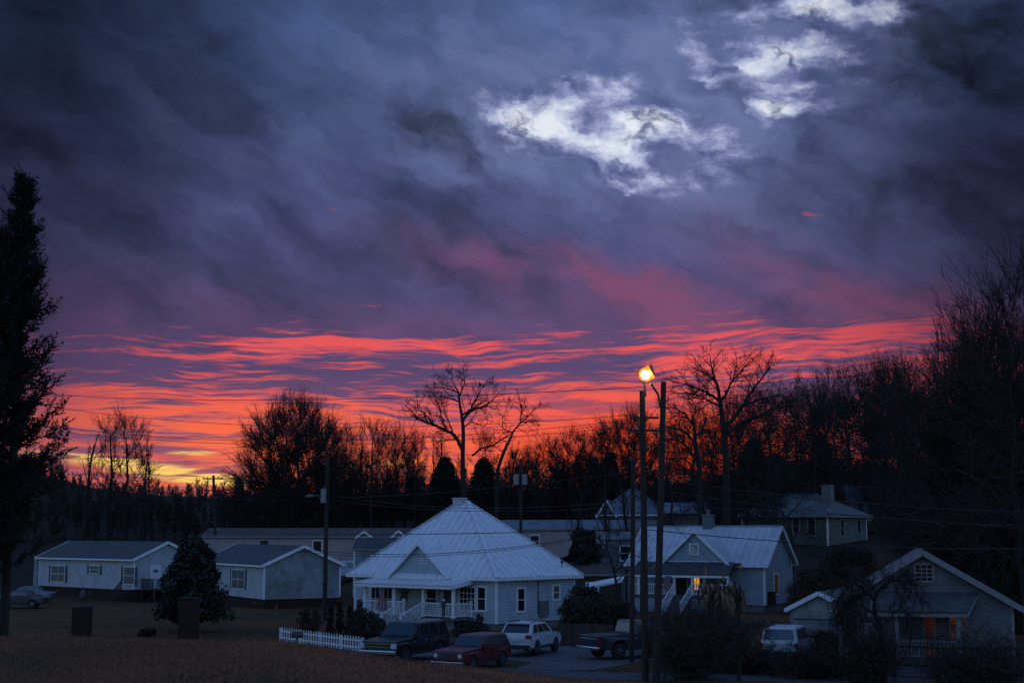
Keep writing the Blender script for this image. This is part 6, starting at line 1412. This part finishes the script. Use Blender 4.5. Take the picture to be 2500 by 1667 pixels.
# evergreens that darken the wood behind the houses
for i, (px, pt, wp_, Y, lb) in enumerate([(1085, 1120, 120, 166, 'dark evergreen mass left below the open branched tree'), (1180, 1122, 120, 166, 'dark evergreen mass right below the open branched tree'), 
    (1490, 1105, 90, 192, 'dark ivy crown left of the pole pair'), (1842, 1075, 130, 182, 'dark evergreen crown behind the forked oak'), (1800, 1150, 110, 176, 'dark evergreen under the forked oak'), (2010, 1060, 110, 186, 'dark ivy clad crown over the hip roof house'),
    (2330, 1000, 200, 125, 'dark evergreen behind the dark roofed house'), (1905, 1110, 90, 188, 'dark evergreen between the oak and the chimney')]):
    shrub('evergreen_tree', lb, px, 1330, pt, wp_, Y, 'needle', 40 + i, 110, .15, lumps=int(90 + wp_ * .6), cat='tree', cone=.62, trunk=.1, gaps=.75, group='dark evergreens among the bare trees')
# dry banana clump
p = at(1762, 1500, 100); zb2 = gz(p.x, 100); dc = thing('dry_banana_clump', 'tall clump of dead brown hanging leaves before the blue house', 'plant', (p.x, 100, zb2)); rng = np.random.default_rng(77)
mb = MB(); lf = MB(); hD = at(1762, 1376, 100).z - zb2
for i in range(24):
    bx, by = rng.uniform(-1.35, 1.35), rng.uniform(-.8, .8); hh = hD * rng.uniform(.55, .92) * (1 - .15 * abs(bx)); tp_ = (bx + rng.uniform(-.25, .25), by, hh); mb.tube([(bx, by, -.2), ((bx + tp_[0]) / 2, by, hh * .5), tp_], [.10, .09, .06], 7)
    for j in range(10):
        a = rng.uniform(0, 6.28); ln = rng.uniform(.5, 1.5); z_ = hh * rng.uniform(.55, 1.0); q = [Vector((tp_[0], by, z_))]; out_ = rng.uniform(.15, .5)
        for k in range(1, 6): t = k / 5; q.append(Vector((tp_[0] + math.cos(a) * out_ * min(1, t * 1.6), by + math.sin(a) * out_ * min(1, t * 1.6), z_ + .25 * math.sin(t * 3.0) * (1 - t) - ln * t * t + rng.normal(0, .03))))
        wl = rng.uniform(.07, .17); sd = Vector((-math.sin(a), math.cos(a), 0))
        vs = []
        for k, c_ in enumerate(q): ww = wl * (1 - abs(k / 5 - .45) * 1.2); vs += [c_ - sd * ww, c_ + sd * ww]
        lf.add(vs, [(2 * k, 2 * k + 1, 2 * k + 3, 2 * k + 2) for k in range(5)])
for tpz in (1702, 1788, 1745): q = at(tpz + 20, 1372 if tpz != 1745 else 1385, 100) - Vector((p.x, 100, zb2)); lf.add([(q.x - .08, 0, q.z - .9), (q.x + .10, .02, q.z - .9), (q.x + .05, .03, q.z), (q.x - .02, .02, q.z)], [(0, 1, 2, 3)])
mb.build('stalks', M['twig_brown'], dc); lf.build('foliage', M['dead_leaf'], dc)
# tangled bare thickets at the lower right
def thicket(name, label, px, py_b, py_t, wpx, Y, seed, n=70, m='twig_brown', arch_=.5, group='bare thickets by the road', cat='shrub'):
    p = at(px, py_b, Y); z = gz(p.x, Y); h = at(px, py_t, Y).z - z; w = wpx * Y / F / 2; rng = np.random.default_rng(seed); segs = []
    P = dict(levels=3, pieces=(7, 5, 3, 2), wiggle=.13, lift=(-arch_, -.1, 0, 0), kids=(7, 5, 4), angle=(45, 45, 45), ratio=(.45, .45, .5), bare=.2, min_r=.0085, shape=lambda t: 1.0, kr=.5)
    for i in range(n):
        a = rng.uniform(0, 6.28); lean_ = rng.uniform(.1, 1.0) * w / max(h, .1) * .75
        grow(rng, np.array([rng.uniform(-.5, .5) * w, rng.uniform(-.35, .35) * w, -.1]), (math.cos(a) * lean_, math.sin(a) * lean_ * .6, 1), h * rng.uniform(.6, 1.15), rng.uniform(.012, .028), 0, segs, P)
    v, f = seg_mesh(segs); o = link_mesh(name, np_mesh(name, v, f), M[m]); o.location = (p.x, Y, z); return tag(o, label, cat, group)
thicket('bare_thicket', 'tall tangled bare thicket in front of the dead brown leaves', 1725, 1600, 1500, 190, 66, 1, 130)
thicket('bare_thicket', 'bare thicket right of the tall poles, lowest to the road', 1690, 1640, 1545, 150, 62, 2, 95)
thicket('bare_thicket', 'bare thicket in front of the white utility vehicle', 1850, 1630, 1578, 170, 64.5, 3, 110)
thicket('bare_thicket', 'wide low thicket along the road below the garage', 1990, 1640, 1582, 220, 62.5, 4, 110)
thicket('bare_thicket', 'thicket at the foot of the viny tree by the white house', 2120, 1640, 1555, 170, 60, 5, 85)
thicket('bare_thicket', 'vine tangle over the rail trellis', 2380, 1620, 1560, 330, 59.2, 6, 110)
thicket('bare_thicket', 'thicket between the slim pole and the dark pickup', 1640, 1560, 1490, 110, 84, 7, 60)
limb_tree('viny_tree', 'bare viny tree with drooping branches before the white house', 2150, 1640, 60.5, [
    ([(2160, 1660), (2155, 1600), (2150, 1540), (2135, 1490), (2140, 1450), (2160, 1425)], .14, .05), ([(2140, 1470), (2100, 1430), (2070, 1430), (2050, 1470), (2045, 1510)], .05, .012), ([(2150, 1440), (2190, 1410), (2220, 1420), (2235, 1450)], .05, .012),
    ([(2135, 1500), (2090, 1470), (2060, 1490), (2050, 1540)], .045, .012), ([(2150, 1550), (2110, 1500), (2085, 1510), (2075, 1555)], .045, .012), ([(2160, 1425), (2180, 1405), (2200, 1400)], .035, .01), ([(2140, 1450), (2110, 1415), (2080, 1405)], .035, .01),
    ([(2152, 1530), (2190, 1480), (2205, 1500), (2210, 1540)], .04, .012), ([(2140, 1480), (2120, 1450), (2090, 1450), (2070, 1480), (2065, 1530)], .04, .01)], 33, dict(TW, len=1.0, lift=(0, -.55, -.4, -.3), min_r=.008, kids=(0, 7, 5)), .075, depth=1.2)
limb_tree('small_bare_tree', 'small bare tree with two thin stems among the roadside thickets', 1800, 1650, 61.0, [
    ([(1802, 1660), (1806, 1620), (1812, 1580), (1822, 1545), (1835, 1520)], .09, .03), ([(1808, 1610), (1790, 1560), (1770, 1530)], .05, .012), ([(1815, 1570), (1850, 1540), (1880, 1530)], .04, .012), ([(1812, 1580), (1800, 1540), (1800, 1500)], .04, .01)], 35, dict(TW, len=.9, min_r=.006, kids=(0, 6, 5)), .12, depth=.8)
# leaning bare branches between the cottage and the white outbuilding
limb_tree('leaning_bare_tree', 'low bare tree with crossing branches left of the slim pole', 1500, 1480, 104, [
    ([(1512, 1490), (1506, 1440), (1500, 1400), (1490, 1360), (1470, 1325), (1445, 1300)], .12, .03), ([(1500, 1400), (1530, 1360), (1545, 1330), (1570, 1318)], .07, .02), ([(1495, 1370), (1480, 1330), (1485, 1295), (1470, 1270)], .06, .015), ([(1505, 1420), (1540, 1390), (1570, 1370), (1590, 1380)], .05, .012), ([(1490, 1360), (1450, 1350), (1420, 1330)], .05, .012), ([(1500, 1395), (1515, 1340), (1510, 1300)], .05, .012)], 37, dict(TW, len=1.3, min_r=.010), .3, depth=1.2)
limb_tree('yard_bare_tree', 'bare tree beside the hip roof house with sweeping limbs', 1945, 1390, 132, [
    ([(1930, 1400), (1935, 1350), (1930, 1300), (1915, 1260), (1900, 1230)], .2, .06), ([(1932, 1320), (1960, 1290), (1990, 1300), (2010, 1330)], .08, .02), ([(1930, 1300), (1890, 1270), (1850, 1275), (1820, 1290)], .09, .02), ([(1915, 1260), (1880, 1230), (1840, 1225)], .07, .02), ([(1918, 1265), (1950, 1230), (1960, 1200)], .07, .02), ([(1934, 1340), (1980, 1330), (2030, 1345)], .06, .015)], 38, dict(TW, len=1.8, min_r=.013), .34, depth=1.5)

# ------------------------------------------------------------------ far wood: one mass
rng = np.random.default_rng(100); protos = []
for k in range(6):
    segs = []; grow(rng, np.array([0., 0, -.5]), (rng.normal(0, .05), 0, 1), 8.5, .13, 0, segs, dict(PAR['thin'], levels=3, kids=(15, 8, 4), min_r=.026, ratio=(.42, .5, .5), angle=(42, 40, 40), bare=.18)); protos.append(np.array(segs))
allsegs = []
def wood(px, Y, h, k):
    p = at(px, 1300, Y); z = gz(p.x, Y); s = protos[k].copy(); a = rng.uniform(0, 6.28); c_, s_ = math.cos(a), math.sin(a); q = h / 10.0
    for o in (0, 3):
        x_, y_ = s[:, o].copy(), s[:, o + 1].copy(); s[:, o] = (x_ * c_ - y_ * s_) * q + p.x; s[:, o + 1] = (x_ * s_ + y_ * c_) * q + Y; s[:, o + 2] = s[:, o + 2] * q + z
    allsegs.append(s)
WT = ([-300, 0, 200, 420, 560, 700, 900, 1200, 1400, 1560, 1640, 1740, 1800, 1950, 2090, 2130, 2180, 2240, 2400, 2800], [5.0, 4.5, 4.5, 4.0, 5.0, 7, 7.5, 7, 8, 8.5, 2.5, 2.5, 7, 9, 8, 3, 3, 10, 13, 14])
for i in range(520):
    px = rng.uniform(-250, 2750); Y = rng.uniform(188, 296); wood(px, Y, np.interp(px, *WT) * rng.uniform(.6, 1.15), i % 6)
for i in range(260):
    px = rng.uniform(-250, 2750); Y = rng.uniform(172, 205); wood(px, Y, rng.uniform(3.0, 5.5) * (1.0 if px < 600 else 1.25), i % 6)
v, f = seg_mesh(np.concatenate(allsegs)); o = link_mesh('far_wood', np_mesh('far_wood', v, f), M['twig'], kind='stuff'); o['label'] = 'far bare winter wood rising behind the houses'; o['category'] = 'wood'
# understory that closes the foot of the wood
cen = []; rd = []
for i in range(2600):
    px = rng.uniform(-250, 2750); Y = rng.uniform(176, 300); p = at(px, 1300, Y); hh = np.interp(px, *WT) * .30; cen.append((p.x, Y, gz(p.x, Y) + rng.uniform(0, hh))); rd.append(rng.uniform(.8, 1.6))
v, f = leaf_cloud(rng, cen, rd, 34, .22, .3, .5); o = link_mesh('undergrowth', np_mesh('undergrowth', v, f), M['leaf_dull'], kind='stuff'); o['label'] = 'dark undergrowth at the foot of the far wood'; o['category'] = 'undergrowth'
# dry grass on the near bank and lawn
rng = np.random.default_rng(55); n = 90000
yy = rng.uniform(19, 62, n) ; u_ = rng.uniform(-.40, .40, n); xx = u_ * yy
n2_ = 26000; y2 = rng.uniform(62, 118, n2_); x2 = rng.uniform(-.40, -.055, n2_) * y2; xx = np.concatenate([xx, x2]); yy = np.concatenate([yy, y2])
zz = gz_np(xx, yy) - .01; h = rng.uniform(.03, .11, len(xx)); a = rng.uniform(0, math.pi, len(xx)); wd = rng.uniform(.006, .016, len(xx)); ln = rng.normal(0, .05, (len(xx), 2))
v = np.stack([np.stack([xx - np.cos(a) * wd, yy - np.sin(a) * wd, zz], -1), np.stack([xx + np.cos(a) * wd, yy + np.sin(a) * wd, zz], -1), np.stack([xx + ln[:, 0], yy + ln[:, 1], zz + h], -1)], 1).reshape(-1, 3)
f = np.arange(len(v)).reshape(-1, 3); gmat = mat('dry_grass_blade', (.155, .068, .032), .9, noise=.55, scale=.35, col2=(.065, .042, .022))
o = link_mesh('grass', np_mesh('grass', v, f), gmat, kind='stuff'); o['label'] = 'short dry winter grass on the bank and lawn'; o['category'] = 'grass'
